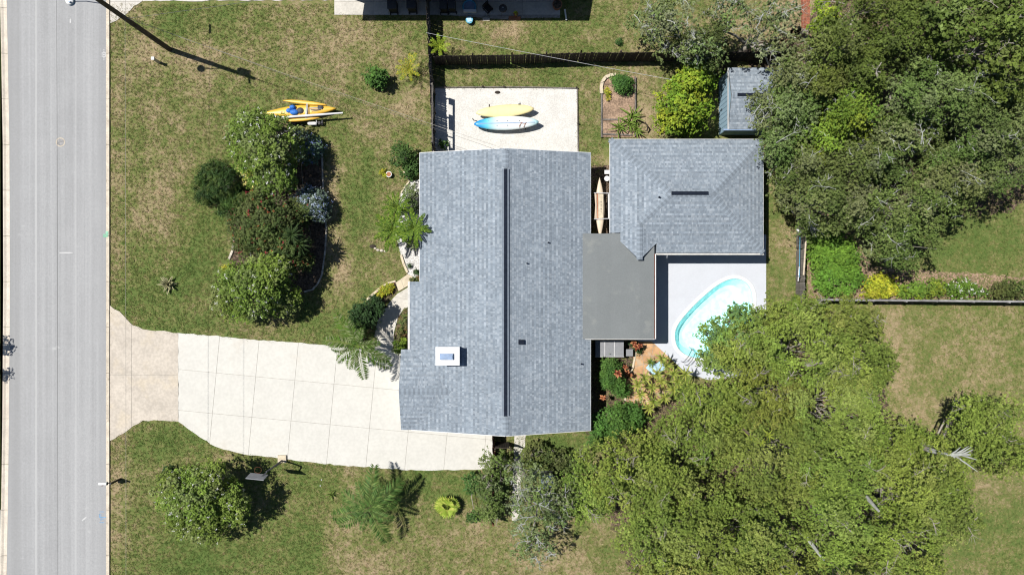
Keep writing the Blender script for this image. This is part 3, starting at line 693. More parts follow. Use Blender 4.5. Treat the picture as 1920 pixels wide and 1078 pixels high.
# ---- hip roofed annex
annex = thing('annex_building', (10.5, 5.7, 0), 'square annex with grey shingle hip roof and short dark ridge vent behind the pool', 'house')
ZE = 2.7; AX0, AX1 = 6.18, 15.82; AY0, AY1 = 2.18, 9.31
ZH = ZE + .33 * (AY1 - AY0) / 2; ym = (AY0 + AY1) / 2; hw = (AY1 - AY0) / 2
RA, RB = (AX0 + hw, ym, ZH), (AX1 - hw, ym, ZH)
def aw(x): return ZE + .33 * (x - AX0)
xs_ = 7.93; yv = ym - (RA[0] - xs_)      # hip from RA down to where the small south ridge starts
A_ = (xs_, yv, aw(xs_)); y437 = Q(0, 437, ZE)[1]; TIP = (xs_, Q(0, 487, aw(xs_))[1], aw(xs_))
yl = Q(0, 453, 2.86)[1]; W1 = (Q(1163, 0, 2.86)[0], yl, aw(Q(1163, 0, 2.86)[0]))
E1 = (AX0 + (xs_ - AX0) * 2, 0, 0); E1 = (xs_ + (aw(xs_) - 2.9) / .33, Q(0, 470, 2.9)[1] , 2.9)
SE1 = (E1[0], AY0 + (2.9 - ZE) / .33, 2.9)
af = [
    [(AX0, AY1, ZE), (AX0, y437, ZE), (W1[0], y437, aw(W1[0])), A_, RA],
    [(W1[0], y437, aw(W1[0])), W1, TIP, A_],
    [TIP, SE1, A_],
    [A_, SE1, (SE1[0], AY0, ZE), (AX1, AY0, ZE), RB, RA],
    [RA, RB, (AX1, AY1, ZE), (AX0, AY1, ZE)],
    [RB, (AX1, AY0, ZE), (AX1, AY1, ZE)],
]
arf = roof(annex, af, [((AX0, AY1, ZE), RA), ((AX1, AY1, ZE), RB), ((AX1, AY0, ZE), RB), (A_, RA), (TIP, A_), (RA, RB)], 300)
MB().box(((RA[0] + RB[0]) / 2 - .12, ym + .02, ZH + .09), (2.25, .2, .05)).build('ridge_vent', 'vent', arf)
x, y = Q(1236, 370, 3.75); MB().tube([(x, y, 3.5), (x, y, 3.9)], .05, 8).build('plumbing_vent', 'vent', arf)
mb = MB()
for a_, b_ in ((W1, TIP), (TIP, SE1)): mb.add([(a_[0], a_[1], 2.88), (b_[0], b_[1], 2.88), (b_[0], b_[1], b_[2] - .02), (a_[0], a_[1], a_[2] - .02)], [(0, 1, 2, 3)])
mb.build('valley_flashing', 'flange', annex)
MB().prism([(6.65, 2.75), (15.35, 2.75), (15.35, 8.85), (6.65, 8.85)], 0, 2.58).build('wall', 'stucco', annex)
gt = MB(); gx0, gx1 = Q(1226, 0, 2.6)[0], Q(1432, 0, 2.6)[0]; gyy = AY0 - .075
gt.box(((gx0 + gx1) / 2, gyy - .045, ZE - .08), (gx1 - gx0, .02, .12)); gt.box(((gx0 + gx1) / 2, gyy, ZE - .13), (gx1 - gx0, .11, .02)); gt.build('gutter', 'white2', annex)
fas = MB(); fas.box((AX0 - .015, (AY1 + y437) / 2, ZE - .08), (.03, AY1 - y437, .14)); fas.box((AX1 + .015, ym, ZE - .08), (.03, AY1 - AY0 - .04, .14)); fas.box((10.9, AY1 + .02, ZE - .08), (9.6, .03, .14)); fas.build('fascia', 'white', annex)
window(annex, (9, 2.715, 1.2), 2.2, 2.0, 'y'); window(annex, (13, 2.715, 1.2), 2.2, 2.0, 'y'); window(annex, (15.385, 6, 1.5), 1.5, 1.1, 'x'); window(annex, (11, 8.885, 1.5), 1.5, 1.1, 'y')

# ---- flat patio roof
ZF = 2.9
cover = thing('patio_roof', (6.7, 0, 0), 'flat grey rolled felt roof joining the two buildings beside the pool', 'patio roof')
fx0, fx1 = Q(1092.5, 0, ZF)[0], Q(1226, 0, ZF)[0]; fy0, fy1 = Q(0, 635.5, ZF)[1], Q(0, 438, ZF)[1]
MB().box(((fx0 + fx1) / 2, (fy0 + fy1) / 2, ZF - .08), (fx1 - fx0, fy1 - fy0, .15)).build('roof_board', 'deckwood', cover)
nst = 5
for i in range(nst):
    a = fx0 + (fx1 - fx0) * i / nst; b = fx0 + (fx1 - fx0) * (i + 1) / nst + .03
    MB().add([(a, fy0, ZF + .002), (b, fy0, ZF + .004), (b, fy1, ZF + .004), (a, fy1, ZF + .002), (a, fy0, ZF + .014), (b - .03, fy0, ZF + .006), (b - .03, fy1, ZF + .006), (a, fy1, ZF + .014)],
             [(4, 5, 6, 7), (0, 1, 5, 4), (1, 2, 6, 5), (2, 3, 7, 6), (3, 0, 4, 7)]).build('felt_sheet', 'rolled', cover)
gt = MB(); gt.box((fx1 + .105, (fy0 + 2.1) / 2, ZF - .05), (.05, 2.1 - fy0, .14)); gt.box((fx1 + .04, (fy0 + 2.1) / 2, ZF - .10), (.08, 2.1 - fy0, .03)); gt.build('gutter', 'white', cover)
gt = MB(); gt.box((fx1 + .035, (fy0 + 2.1) / 2, ZF - .005), (.035, 2.1 - fy0, .02)); gt.build('gutter_edge', 'rust', cover)
gt = MB(); gt.box(((fx0 + fx1) / 2 + .1, fy0 - .018, ZF - .07), (fx1 - fx0 - .1, .035, .16)); gt.build('fascia', 'white2', cover)
for y in (-3.0, -.8, 1.6): MB().box((fx1 - .25, y, 1.4), (.12, .12, 2.8)).build('post', 'white', cover)

# ---- neighbour's house at the top edge
nb = thing('house', (-3.7, 24, 0), 'neighbouring house at the top edge that shades its patio', 'house')
nx0, nx1, nyS, nyN = -11.3, 3.85, 18.38, 28.0; nym = (nyS + nyN) / 2; hw2 = (nyN - nyS) / 2; zr2 = 2.7 + .3 * hw2
roof(nb, [[(nx0, nyS, 2.7), (nx1, nyS, 2.7), (nx1, nym, zr2), (nx0, nym, zr2)], [(nx0, nym, zr2), (nx1, nym, zr2), (nx1, nyN, 2.7), (nx0, nyN, 2.7)]], [], 500)
w_ = MB().prism([(-10.8, 19.3), (3.3, 19.3), (3.3, 27.5), (-10.8, 27.5)], 0, 2.62); w_.build('wall', 'stucco', nb)
for x in (-8.4, -1.5, 1.2): window(nb, (x, 19.265, 1.4), 1.6, 1.3, 'y')
MB().box((-5.2, 19.27, 1.05), (.95, .06, 2.1)).build('door', 'white', nb)
gt = MB(); gt.box(((nx0 + nx1) / 2, nyS - .05, 2.6), (nx1 - nx0, .1, .1)); gt.build('gutter', 'white2', nb)

# ---- shed
shed = thing('garden_shed', (16.0, 12.6, 0), 'light blue garden shed with grey shingle roof half hidden under the oaks', 'shed')
sx0, sx1 = 13.86, 17.6; sy0, sy1 = Q(0, 240, 2.1)[1], Q(0, 131, 2.1)[1]; sym = Q(0, 179, 2.7)[1]; zs = 2.15; zt_ = 2.8
rf2 = roof(shed, [[(sx0 - .05, sy0 - .1, zs), (sx1 + .2, sy0 - .1, zs), (sx1 + .2, sym, zt_), (sx0 - .05, sym, zt_)], [(sx0 - .05, sym, zt_), (sx1 + .2, sym, zt_), (sx1 + .2, sy1 + .1, zs), (sx0 - .05, sy1 + .1, zs)]], [((sx0, sym, zt_), (sx1 + .15, sym, zt_))], 600)
MB().box((15.0, sym, zt_ + .08), (1.7, .16, .05)).build('ridge_vent', 'vent', rf2)
mb = MB().prism([(sx0, sy0), (sx1, sy0), (sx1, sy1), (sx0, sy1)], 0, zs - .12)
mb.add([(sx0, sy0, zs - .12), (sx0, sy1, zs - .12), (sx0, sym, zt_ - .16)], [(0, 2, 1)])
mb.build('wall', 'lblue', shed)
for i in range(int((sy1 - sy0) / .3)):
    MB().box((sx0 - .012, sy0 + .15 + i * .3, 1.0), (.02, .27, 2.0)).build('siding_board', 'lblue', shed)
mb = MB().box((sx0 - .07, (sy0 + sy1) / 2, zs - .05), (.03, sy1 - sy0 + .2, .12)); mb.build('fascia', 'white', shed)
MB().box((15.3, sy0 - .12, zs - .08), (3.6, .1, .1)).build('gutter', 'bluegrey', shed)

# ================================================================= FENCES
PK = {}
def picket(w, h, t, m):
    k = (w, h, t, m)
    if k not in PK:
        mb = MB(); mb.add([(x, y, z) for y in (-t / 2, t / 2) for x, z in ((-w / 2, 0), (w / 2, 0), (w / 2, h - .06), (w * .2, h), (-w * .2, h), (-w / 2, h - .06))],
                          [(5, 4, 3, 2, 1, 0), (6, 7, 8, 9, 10, 11)] + [(i, (i + 1) % 6, 6 + (i + 1) % 6, 6 + i) for i in range(6)])
        PK[k] = mb.mesh('picket', m)
    return PK[k]
def fence(label, pts, h, m, w=.142, post=2.4, side=1, name='wooden_fence', rails=(.35, .95, 1.55), seed=1, gap=0.008, cap=False, prail=None):
    r = random.Random(seed); root = thing(name, (*pts[0], 0), label, 'fence')
    for a, b in zip(pts[:-1], pts[1:]):
        a = Vector((*a, 0)); b = Vector((*b, 0)); d = b - a; L = d.length; d.normalize(); nn = Vector((-d.y, d.x, 0)) * side; ang = math.atan2(d.y, d.x)
        k = int(L / (w + gap))
        for i in range(k):
            p = a + d * (w + gap) * (i + .5) + nn * (.045 + r.uniform(-.006, .006)) - Vector(root.location)
            inst('picket', picket(w, h, .02, m), root, p, (r.uniform(-.015, .015), r.uniform(-.01, .01), ang), (1, 1, r.uniform(.975, 1.02)))
        for z in rails:
            q = MB().bar(a + Vector((0, 0, z)), b + Vector((0, 0, z)), .04, .09); q.build('rail', prail or m, root)
        npst = max(1, round(L / post))
        for i in range(npst + 1):
            p = a + d * (L * i / npst) - nn * .06; MB().box((p.x, p.y, h / 2), (.09, .09, h + .04), ang).build('post', prail or m, root)
        if cap: MB().bar(a + Vector((0, 0, h + .03)), b + Vector((0, 0, h + .03)), .11, .035).build('cap_rail', prail or m, root)
    return root
hf = 1.8
tp = lambda x, y, h=hf: Q(x, y, h)
fence('dark wooden fence running across the back gardens behind the sand pad', [tp(812, 104), tp(960, 102), tp(1090, 98), tp(1240, 97), tp(1480, 96)], hf, 'dwood', seed=2, side=-1)
fence('dark wooden fence between the front lawn and the sand pad, north to south', [tp(799, -20), tp(803, 70), tp(806, 140), tp(809, 200), tp(811, 284)], hf, 'dwood', seed=3, side=-1, prail='wood')
fence('weathered picket fence east of the annex with a pool skimmer leaning on it', [Q(1495.5, 383), Q(1494, 470), Q(1493, 570)], 1.45, 'wood', seed=4, side=-1, rails=(.3, 1.1))
fence('grey fence with flat cap rail between the hedge and the open back lawn', [tp(1545, 562, 1.5), tp(1640, 563, 1.5), tp(1760, 564, 1.5), tp(1960, 566, 1.5)], 1.5, 'greywood', seed=5, side=1, rails=(.4, 1.2), cap=True)
fence('rusty brown fence running from the driveway corner down into the shrubs', [tp(925, 800), tp(925, 860), tp(923, 985)], hf, 'dwood', seed=6, side=-1, prail='rust')
fence('short dark gate fence beside the south end of the house', [tp(928, 840, 1.7), tp(958, 841, 1.7)], 1.7, 'dwood', seed=7, side=1)
# border timbers of the sand pad
br = thing('sand_pad_border', (*Q(1081, 166), 0), 'thin weathered timber edging round the white sand pad', 'garden edging')
for a, b in (((816, 165), (900, 164)), ((900, 164), (990, 164)), ((990, 164), (1080, 166)), ((1082, 166), (1083, 225)), ((1083, 225), (1084, 300))):
    MB().bar(P(*a, .06), P(*b, .06), .06, .16).build('timber', 'wood', br)
for a in ((1081, 165), (1084, 232), (905, 163), (945, 163)): MB().box(P(*a, .12), (.1, .1, .3)).build('stake', 'dwood', br)
# dark gate frame casting the rail shadow on the sand
gf = thing('trellis', (-5.05, Q(0, 230)[1], 0), 'raised timber screen topping the west fence beside the sand pad', 'trellis')
xg = -5.06
MB().box((xg, Q(0, 229)[1], 2.36), (.05, (282 - 176) / 28, .22)).build('rail', 'wood', gf)
for y0, y1 in ((176, 188), (207, 235), (268, 282)): MB().box((xg, Q(0, (y0 + y1) / 2)[1], 1.98), (.04, (y1 - y0) / 28, .54)).build('board', 'wood', gf)
for y in (178, 213, 248, 280): MB().box((xg - .06, Q(0, y)[1], 1.2), (.07, .07, 2.4)).build('post', 'wood', gf)

# raised planting bed frame
rb = thing('raised_garden_bed', (*Q(1160, 200), 0), 'low planting bed with a curved pale stone end near the sand pad', 'garden bed')
for a, b, m in (((1128, 176), (1128, 258), 'wood'), ((1191, 145), (1191, 200), 'wood'), ((1191, 200), (1191, 256), 'wood'), ((1128, 225), (1160, 225), 'wood'), ((1128, 252), (1185, 254), 'wood')): MB().bar(P(*a, .11), P(*b, .11), .09, .22).build('timber', m, rb)
arc = [(1128, 176), (1127, 165), (1129, 154), (1135, 146), (1144, 142), (1154, 141)]
for a, b in zip(arc[:-1], arc[1:]): MB().bar(P(*a, .13), P(*b, .13), .2, .26).build('curb_stone', 'cream', rb)
# curbs
def curb(name, label, pts, m='cream', w=.13, h=.14, pn='curb_stone', step=.9):
    root = thing(name, (*Q(*pts[0]), 0), label, 'garden edging')
    for a, b in zip(pts[:-1], pts[1:]):
        A = Vector(P(*a, h / 2)); B = Vector(P(*b, h / 2)); L = (B - A).length; k = max(1, round(L / step))
        for i in range(k):
            MB().bar(A + (B - A) * (i / k + .01), A + (B - A) * ((i + 1) / k - .01 / k), w + rnd.uniform(-.01, .02), h + rnd.uniform(-.01, .02)).build(pn, m, root)
curb('garden_curb', 'curved cream curb round the planting bed left of the front walkway', [(688, 562), (700, 551), (715, 539), (730, 530), (742, 527)])
curb('garden_curb', 'cream curb beside the white gravel bed along the house front', [(752, 478), (757, 495), (764, 511)])
curb('garden_curb', 'thin cream curb at the upper end of the white gravel bed near the pot', [(752, 362), (760, 350), (768, 340), (762, 330), (757, 322)], w=.08)
curb('bed_edging', 'white stone edging down the right side of the front island bed', [(604, 285), (605, 330), (608, 380), (612, 430), (610, 470), (604, 515), (596, 532), (586, 543), (570, 547)], 'stone', .10, .1, 'edging_stone', .3)
curb('bed_edging', 'white stone edging on the left side of the front island bed', [(440, 446), (436, 470), (429, 487)], 'stone', .14, .1, 'edging_stone', .4)
curb('bed_edging', 'short white stone edging at the top of the island bed under the kayak', [(533, 246), (545, 246), (558, 248), (570, 252)], 'stone', .09, .1, 'edging_stone', .4)
curb('garden_curb', 'pale curb between the orange flagstones and the shrubs', [(1193, 655), (1186, 690), (1182, 700)], 'cream', .1, .1)
curb('garden_curb', 'short pale curb at the lower end of the orange flagstones', [(1171, 742), (1172, 752)], 'cream', .1, .1)
curb('garden_curb', 'pale curb running among the yellow dracaenas', [(1201, 735), (1201, 756)], 'cream', .1, .1)
# ================================================================= VEGETATION
LEAF = {
 'oak': [(.172, .232, .038), (.194, .252, .044), (.122, .182, .032), (.22, .26, .062), (.147, .204, .038)],
 'oakdark': [(.10, .145, .024), (.12, .17, .03), (.08, .115, .022), (.14, .18, .05)],
 'oakgrey': [(.125, .172, .045), (.15, .19, .06), (.10, .15, .035), (.175, .20, .09), (.09, .145, .03)],
 'lichen': [(.17, .21, .09), (.21, .24, .13), (.12, .17, .055), (.14, .19, .05)],
 'bright': [(.13, .22, .03), (.17, .26, .035), (.10, .18, .03), (.22, .27, .03)],
 'lime': [(.18, .29, .025), (.26, .34, .03), (.13, .24, .022), (.30, .33, .03), (.09, .16, .02)],
 'hedge': [(.12, .235, .03), (.15, .265, .035), (.095, .195, .028)],
 'myrtle': [(.16, .235, .035), (.19, .27, .045), (.12, .19, .03), (.21, .25, .09)],
 'olive': [(.09, .13, .032), (.07, .105, .028), (.12, .145, .04), (.10, .115, .04)],
 'dark': [(.035, .08, .022), (.05, .10, .03), (.028, .06, .02)],
 'green': [(.06, .125, .03), (.085, .155, .036), (.045, .10, .026)],
 'vivid': [(.075, .17, .032), (.10, .21, .038), (.055, .13, .028)],
 'plumbago': [(.10, .15, .10), (.14, .20, .14), (.08, .12, .07)],
 'blueg': [(.14, .235, .07), (.17, .26, .06), (.12, .21, .08), (.19, .26, .05)],
 'yellow': [(.42, .40, .03), (.34, .36, .03), (.22, .28, .03), (.5, .44, .05)],
 'yellowg': [(.28, .32, .045), (.20, .26, .04), (.36, .36, .07), (.13, .19, .035)],
 'juniper': [(.035, .075, .018), (.05, .10, .022), (.022, .05, .014), (.09, .13, .03)],
 'mixed': [(.10, .15, .04), (.16, .15, .06), (.13, .20, .05), (.20, .10, .05)],
}
def unit(v): return v / np.maximum(np.linalg.norm(v, axis=1, keepdims=True), 1e-6)
def quads(name, C, N, L, Wd, colr, m, rng, parent, off, taper=0.5, axis=None):
    n_ = len(C); N = unit(N)
    A = axis if axis is not None else rng.normal(size=(n_, 3)); A = unit(A - (A * N).sum(1, keepdims=True) * N); B = np.cross(N, A)
    L = np.asarray(L).reshape(-1, 1) * np.ones((n_, 1)); Wd = np.asarray(Wd).reshape(-1, 1) * np.ones((n_, 1))
    bend = N * L * .12
    V = np.stack([C - A * L / 2 - bend, C + B * Wd / 2, C + A * L / 2 - bend, C - B * Wd / 2], 1).reshape(-1, 3) - np.array(off)
    Fq = np.arange(n_ * 4).reshape(-1, 4)
    cc = np.repeat(np.concatenate([colr, np.ones((n_, 1))], 1), 4, 0)
    me = np_mesh(name, V, Fq, [m], [('Col', 'FLOAT_COLOR', cc)])
    o = bpy.data.objects.new(name, me); COL.objects.link(o); o.parent = parent
    return o
def clumps_for(lobes, rc, rng, dens, low):
    out = []
    for li, lb in enumerate(lobes):
        px, py, rx, ry, zt = lb[:5]; s = (H - zt) / F; cx, cy = (px - 960) * s, (539 - py) * s; ax, ay = rx * s, ry * s
        k = max(2, int(dens * ax * ay / rc ** 2)); pts = []
        for _ in range(k):
            best = None
            for _t in range(7):
                a = rng.uniform(0, 2 * math.pi); d = math.sqrt(rng.uniform(0, 1)); q = (d * math.cos(a), d * math.sin(a), d)
                md = min([(q[0] - w[0]) ** 2 * ax * ax + (q[1] - w[1]) ** 2 * ay * ay for w in pts] + [99])
                if best is None or md > best[0]: best = (md, q)
            q = best[1]; pts.append(q)
            R = rc * rng.uniform(.62, 1.5); sh = max(0.0, 1 - R * .45 / max(ax, ay))
            z = zt - R * .5 - (zt - low) * (q[2] ** 2.4) * .8 + rng.normal() * zt * (.075 if zt > 5 else .04)
            if zt > 5 and math.sin(q[0] * ax * 1.9 + px * .37) * math.sin(q[1] * ay * 1.7 + py * .23) > .68: continue
            z = max(z, R * .5); k2 = (H - z) / (H - zt)
            out.append(((cx + q[0] * ax * sh) * k2, (cy + q[1] * ay * sh) * k2, z, R, li))
    return out
def tree(name, label, cat, lobes, pal, rc=.8, dens=2.3, lai=1.5, leaf=(.125, .07), low=None, seed=1, group=None, trunk=True, bark='bark', twigs=0, twigm='bark',
         flowers=None, base=None, up=.75, parts=('crown', 'trunk'), flat=.82, spike=0, rt=None, tl=1.0, fbase=None):
    rng = np.random.default_rng(seed); zmax = max(l[4] for l in lobes); low = zmax * .45 if low is None else low
    cl = clumps_for(lobes, rc, rng, dens, low)
    if fbase: bx, by = Q(*fbase)
    elif base is None or zmax >= 5:
        bx = sum(c[0] for c in cl) / len(cl); by = sum(c[1] for c in cl) / len(cl)
    else: bx, by = Q(*base)
    root = thing(name, (bx, by, 0), label, cat, group)
    Cs = []; Ns = []; Ks = []; Ax = []
    pc = np.array(LEAF[pal]); tone = rng.uniform(.9, 1.1, size=(16, 1)) * np.array([[1, 1, 1]]) * (1 + rng.normal(size=(16, 3)) * .035)
    for (x, y, z, R, li) in cl:
        per = 1 if spike or leaf[0] < .1 else 5
        n_ = max(6, int(lai * math.pi * R * R / (leaf[0] * leaf[1] * .5) / per))
        d = unit(rng.normal(size=(n_, 3)) + np.array([0, 0, .35])); rr = R * (rng.uniform(.12, 1, size=(n_, 1)) ** .5) * (1 + .22 * rng.normal(size=(n_, 1)))
        wob = 1 + .25 * np.sin(d[:, :1] * 5 + x * 3) * np.cos(d[:, 1:2] * 4 + y * 2)
        p = np.array([x, y, z]) + d * rr * wob * np.array([1, 1, flat]); n_t = n_
        if per > 1:
            lx_ = np.repeat(rng.uniform(.8, 1.2, n_), per)[:, None]; d = np.repeat(d, per, 0); q_ = unit(rng.normal(size=(n_ * per, 3)) + np.array([0, 0, .4])); n_ *= per
            p = np.repeat(p, per, 0) + q_ * leaf[0] * .58 * lx_; d = unit(d * .5 + q_ * .8)
        p[:, 2] = np.maximum(p[:, 2], .05 + rng.uniform(0, .05, n_))
        Cs.append(p); Ns.append(d * .45 + np.array([0, 0, up]) + rng.normal(size=(n_, 3)) * .42); Ax.append(d + rng.normal(size=(n_, 3)) * .5)
        base_c = (pc[rng.integers(len(pc))] * .65 + pc[rng.integers(len(pc), size=n_)] * .35) * tone[li % len(tone)] * rng.uniform(.86, 1.14)
        Ks.append(base_c * rng.uniform(.85, 1.15, size=(n_, 1)) * np.repeat(rng.uniform(.72, 1.28, size=(n_t, 1)), n_ // n_t, 0))
    C = np.concatenate(Cs); N = np.concatenate(Ns); K = np.concatenate(Ks); AX = np.concatenate(Ax); off = (bx, by, 0)
    quads(parts[0], C, N, leaf[0] * rng.uniform(.7, 1.3, len(C)), leaf[1] * rng.uniform(.8, 1.2, len(C)), K, 'leaf', rng, root, off, axis=AX if spike else None)
    if flowers:
        frac, fcols, fsize = flowers; fc = np.array(fcols); Fp = []; Fn = []; Fk = []
        for (x, y, z, R, li) in cl:
            for _ in range(max(1, int(frac * R * R * 10))):
                if rng.uniform() < .25: continue
                d = unit(rng.normal(size=(1, 3)) + np.array([0, 0, 1.2]))[0]; c = np.array([x, y, z]) + d * R * np.array([1.05, 1.05, flat * 1.1]); kk = rng.integers(4, 10)
                Fp.append(c + rng.normal(size=(kk, 3)) * fsize * .8); Fn.append(rng.normal(size=(kk, 3)) * .6 + np.array([0, 0, 1])); Fk.append(fc[rng.integers(len(fc))] * rng.uniform(.8, 1.1, size=(kk, 1)))
        quads('flowers', np.concatenate(Fp), np.concatenate(Fn), fsize * 1.1, fsize * .9, np.concatenate(Fk), 'petal', rng, root, off)['kind'] = 'stuff'
    tb = MB(); rt = rt or (.025 * zmax + .03); zf = max(.25, low * .55)
    if trunk:
        tb.tube([(bx, by, -.1), (bx + rng.normal() * .05, by + rng.normal() * .05, zf * .5), (bx, by, zf)], [rt * 1.25, rt, rt * .85], 8)
        nl = max(c[4] for c in cl) + 1
        for li in range(nl):
            cs = [c for c in cl if c[4] == li]; groups = max(1, len(cs) // 6); rng.shuffle(cs)
            for g in range(groups):
                sub = cs[g::groups]; mx_, my_ = sum(c[0] for c in sub) / len(sub), sum(c[1] for c in sub) / len(sub); mz = min(c[2] for c in sub) * .45 + zf * .55
                g0 = sub[0]; mid = Vector(((mx_ + g0[0]) / 2, (my_ + g0[1]) / 2, mz + .2)); r0 = rt * .5
                k1 = Vector((bx, by, zf)) .lerp(mid, .5) + Vector((rng.normal() * .2, rng.normal() * .2, rng.uniform(0, .3)))
                tb.tube([(bx, by, zf * .95), k1, mid], [r0, r0 * .75, r0 * .5], 6)
                for c in sub:
                    e = Vector(c[:3]) + Vector((0, 0, c[3] * .15)); k2 = mid.lerp(e, .5) + Vector((rng.normal() * .15, rng.normal() * .15, rng.uniform(-.05, .15)))
                    tb.tube([mid, k2, e], [r0 * .3, r0 * .2, r0 * .08], 5, False)
        tb.build(parts[1], bark, root, smooth=True)
    if twigs:
        tw = MB()
        for _ in range(twigs):
            c = cl[rng.integers(len(cl))]; a = rng.uniform(0, 6.28); s0 = Vector((c[0] - math.cos(a) * c[3] * .4, c[1] - math.sin(a) * c[3] * .4, c[2] + c[3] * flat * rng.uniform(.3, .75)))
            ln = rng.uniform(.5, 1.4) * tl; p = [s0]
            for k in range(4): p.append(p[-1] + Vector((math.cos(a), math.sin(a), rng.uniform(-.05, .35))) * ln / 4 + Vector((rng.normal(), rng.normal(), 0)) * .06 * tl)
            r0 = rng.uniform(.015, .036); tw.tube(p, [r0, r0 * .85, r0 * .7, r0 * .5, r0 * .25], 4, False)
            for k in range(rng.integers(3, 7)):
                b = a + rng.choice((-1, 1)) * rng.uniform(.5, 1.1); q = p[rng.integers(1, 4)]; l2 = ln * rng.uniform(.25, .5)
                m_ = q + Vector((math.cos(b), math.sin(b), .2)) * l2 * .5
                tw.tube([q, m_, m_ + Vector((math.cos(b + .4), math.sin(b + .4), .1)) * l2 * .5], [r0 * .55, r0 * .4, r0 * .2], 4, False)
        tw.build('bare_branches', twigm, root, kind='stuff')
    return root

OG = 'live oaks'
# --- lower right oak wood
T = tree
T('oak_tree', 'sunlit oak crown overhanging the pool deck corner and back fence', 'tree', [(1490, 650, 110, 75, 8), (1395, 655, 50, 60, 6.5), (1570, 600, 90, 45, 6.5), (1470, 600, 60, 30, 5.5)], 'oak', .68, 2.15, 1.55, seed=11, twigs=20, base=(1450, 650))
T('oak_tree', 'bright oak crown bordering the bare strip of the open back lawn', 'tree', [(1600, 690, 75, 85, 7), (1560, 780, 110, 80, 8.5)], 'oak', .68, 2.15, 1.55, seed=12, twigs=15, base=(1550, 720))
T('oak_tree', 'oak crown directly behind the yellow dracaenas south of the pool', 'tree', [(1350, 760, 90, 60, 6.5), (1440, 750, 80, 70, 8), (1300, 830, 90, 60, 6.5)], 'oak', .68, 2.15, 1.55, seed=13, twigs=18, base=(1330, 760))
T('oak_tree', 'large central oak crown of the wood in the lower right', 'tree', [(1460, 860, 120, 90, 9), (1560, 880, 100, 80, 9)], 'oak', .68, 2.15, 1.55, seed=14, twigs=13, base=(1430, 800))
T('oak_tree', 'oak crown standing between the house corner and the grey lichen tree', 'tree', [(1170, 880, 100, 75, 6.5), (1250, 910, 90, 80, 7.5), (1100, 920, 55, 55, 5)], 'oak', .68, 2.15, 1.55, seed=15, twigs=20, base=(1170, 870))
T('oak_tree', 'oak crown at the bottom edge right of the tan lawn patch', 'tree', [(1240, 1010, 80, 80, 7), (1330, 1000, 90, 100, 8), (1270, 1090, 90, 50, 7)], 'oak', .68, 2.15, 1.55, seed=16, twigs=14, base=(1250, 980))
T('oak_tree', 'oak crown at the bottom edge beside the dark gap with a bare trunk', 'tree', [(1430, 1000, 90, 80, 8.5), (1390, 1090, 80, 50, 8), (1470, 1080, 60, 40, 7)], 'oak', .68, 2.15, 1.55, seed=17, twigs=14, base=(1390, 960))
T('oak_tree', 'oak crown in the lower right with a dark slit and a pale leaning limb', 'tree', [(1590, 990, 80, 90, 8.5), (1570, 1080, 80, 50, 8)], 'oak', .68, 2.15, 1.55, seed=18, twigs=13, base=(1530, 930))
T('oak_tree', 'outermost oak crown of the lower wood next to the bottom right lawn', 'tree', [(1720, 900, 100, 85, 7.5), (1760, 960, 80, 70, 6.5), (1690, 1010, 85, 75, 7), (1720, 1070, 50, 30, 6)], 'oak', .68, 2.15, 1.55, seed=19, twigs=18, base=(1650, 880))
T('oak_tree', 'oak crown above the bleached dead branch in the lower wood', 'tree', [(1660, 840, 80, 60, 7), (1730, 840, 45, 40, 5.5)], 'oak', .68, 2.15, 1.55, seed=20, twigs=8, base=(1600, 800))
T('oak_tree', 'single oak crown over the open lawn at the right edge', 'tree', [(1840, 800, 66, 55, 7.2), (1890, 850, 60, 45, 7), (1820, 762, 32, 24, 6.6), (1800, 858, 52, 28, 6.5), (1870, 770, 40, 26, 6.8)], 'oak', .7, 2.6, 1.5, seed=21, twigs=13, fbase=(1690, 905))
T('pool_tree', 'blue green small leaved tree reaching over the pool water', 'tree', [(1352, 628, 44, 34, 4.8), (1398, 595, 40, 26, 5), (1348, 675, 42, 30, 4.5), (1392, 645, 50, 40, 5.4)], 'blueg', .42, 2.6, 1.3, (.15, .085), seed=22, twigs=9, base=(1385, 690), twigm='dbark')
# --- upper right oak wood
T('oak_tree', 'olive oak crown above the bright hedge beside the picket fence', 'tree', [(1560, 380, 100, 60, 7), (1500, 330, 60, 60, 6.5), (1465, 270, 35, 50, 5.5)], 'oakgrey', .68, 2.1, 1.5, seed=31, twigs=25, base=(1500, 330), twigm='lichen')
T('oak_tree', 'grey green oak crown whose tip hangs over the upper back lawn', 'tree', [(1700, 380, 110, 60, 7), (1690, 460, 80, 50, 6), (1780, 330, 80, 60, 7)], 'oakgrey', .68, 2.1, 1.5, seed=32, twigs=27, base=(1640, 370), twigm='lichen')
T('oak_tree', 'olive oak crown overhanging the shed roof', 'tree', [(1445, 215, 38, 55, 5), (1500, 200, 60, 60, 6.5), (1500, 140, 60, 50, 6.5)], 'oakgrey', .7, 2.3, 1.45, seed=33, twigs=18, base=(1470, 190), twigm='lichen')
T('oak_tree', 'olive oak crown filling the middle of the right wood below the dark gap', 'tree', [(1610, 300, 80, 60, 7), (1660, 290, 60, 60, 7)], 'oakgrey', .68, 2.1, 1.5, seed=301, twigs=15, base=(1580, 290), twigm='lichen')
T('oak_tree', 'dark oak crown beyond the brick path left of the glossy tree', 'tree', [(1560, 100, 50, 60, 7), (1545, 160, 55, 40, 7)], 'oakdark', .68, 2.1, 1.6, seed=302, twigs=8, base=(1540, 120), twigm='lichen')
T('oak_tree', 'olive oak crown against the right edge beside the glossy tree', 'tree', [(1900, 210, 50, 60, 8), (1830, 170, 70, 50, 8)], 'oakgrey', .68, 2.1, 1.5, seed=303, twigs=12, base=(1820, 200), twigm='lichen')
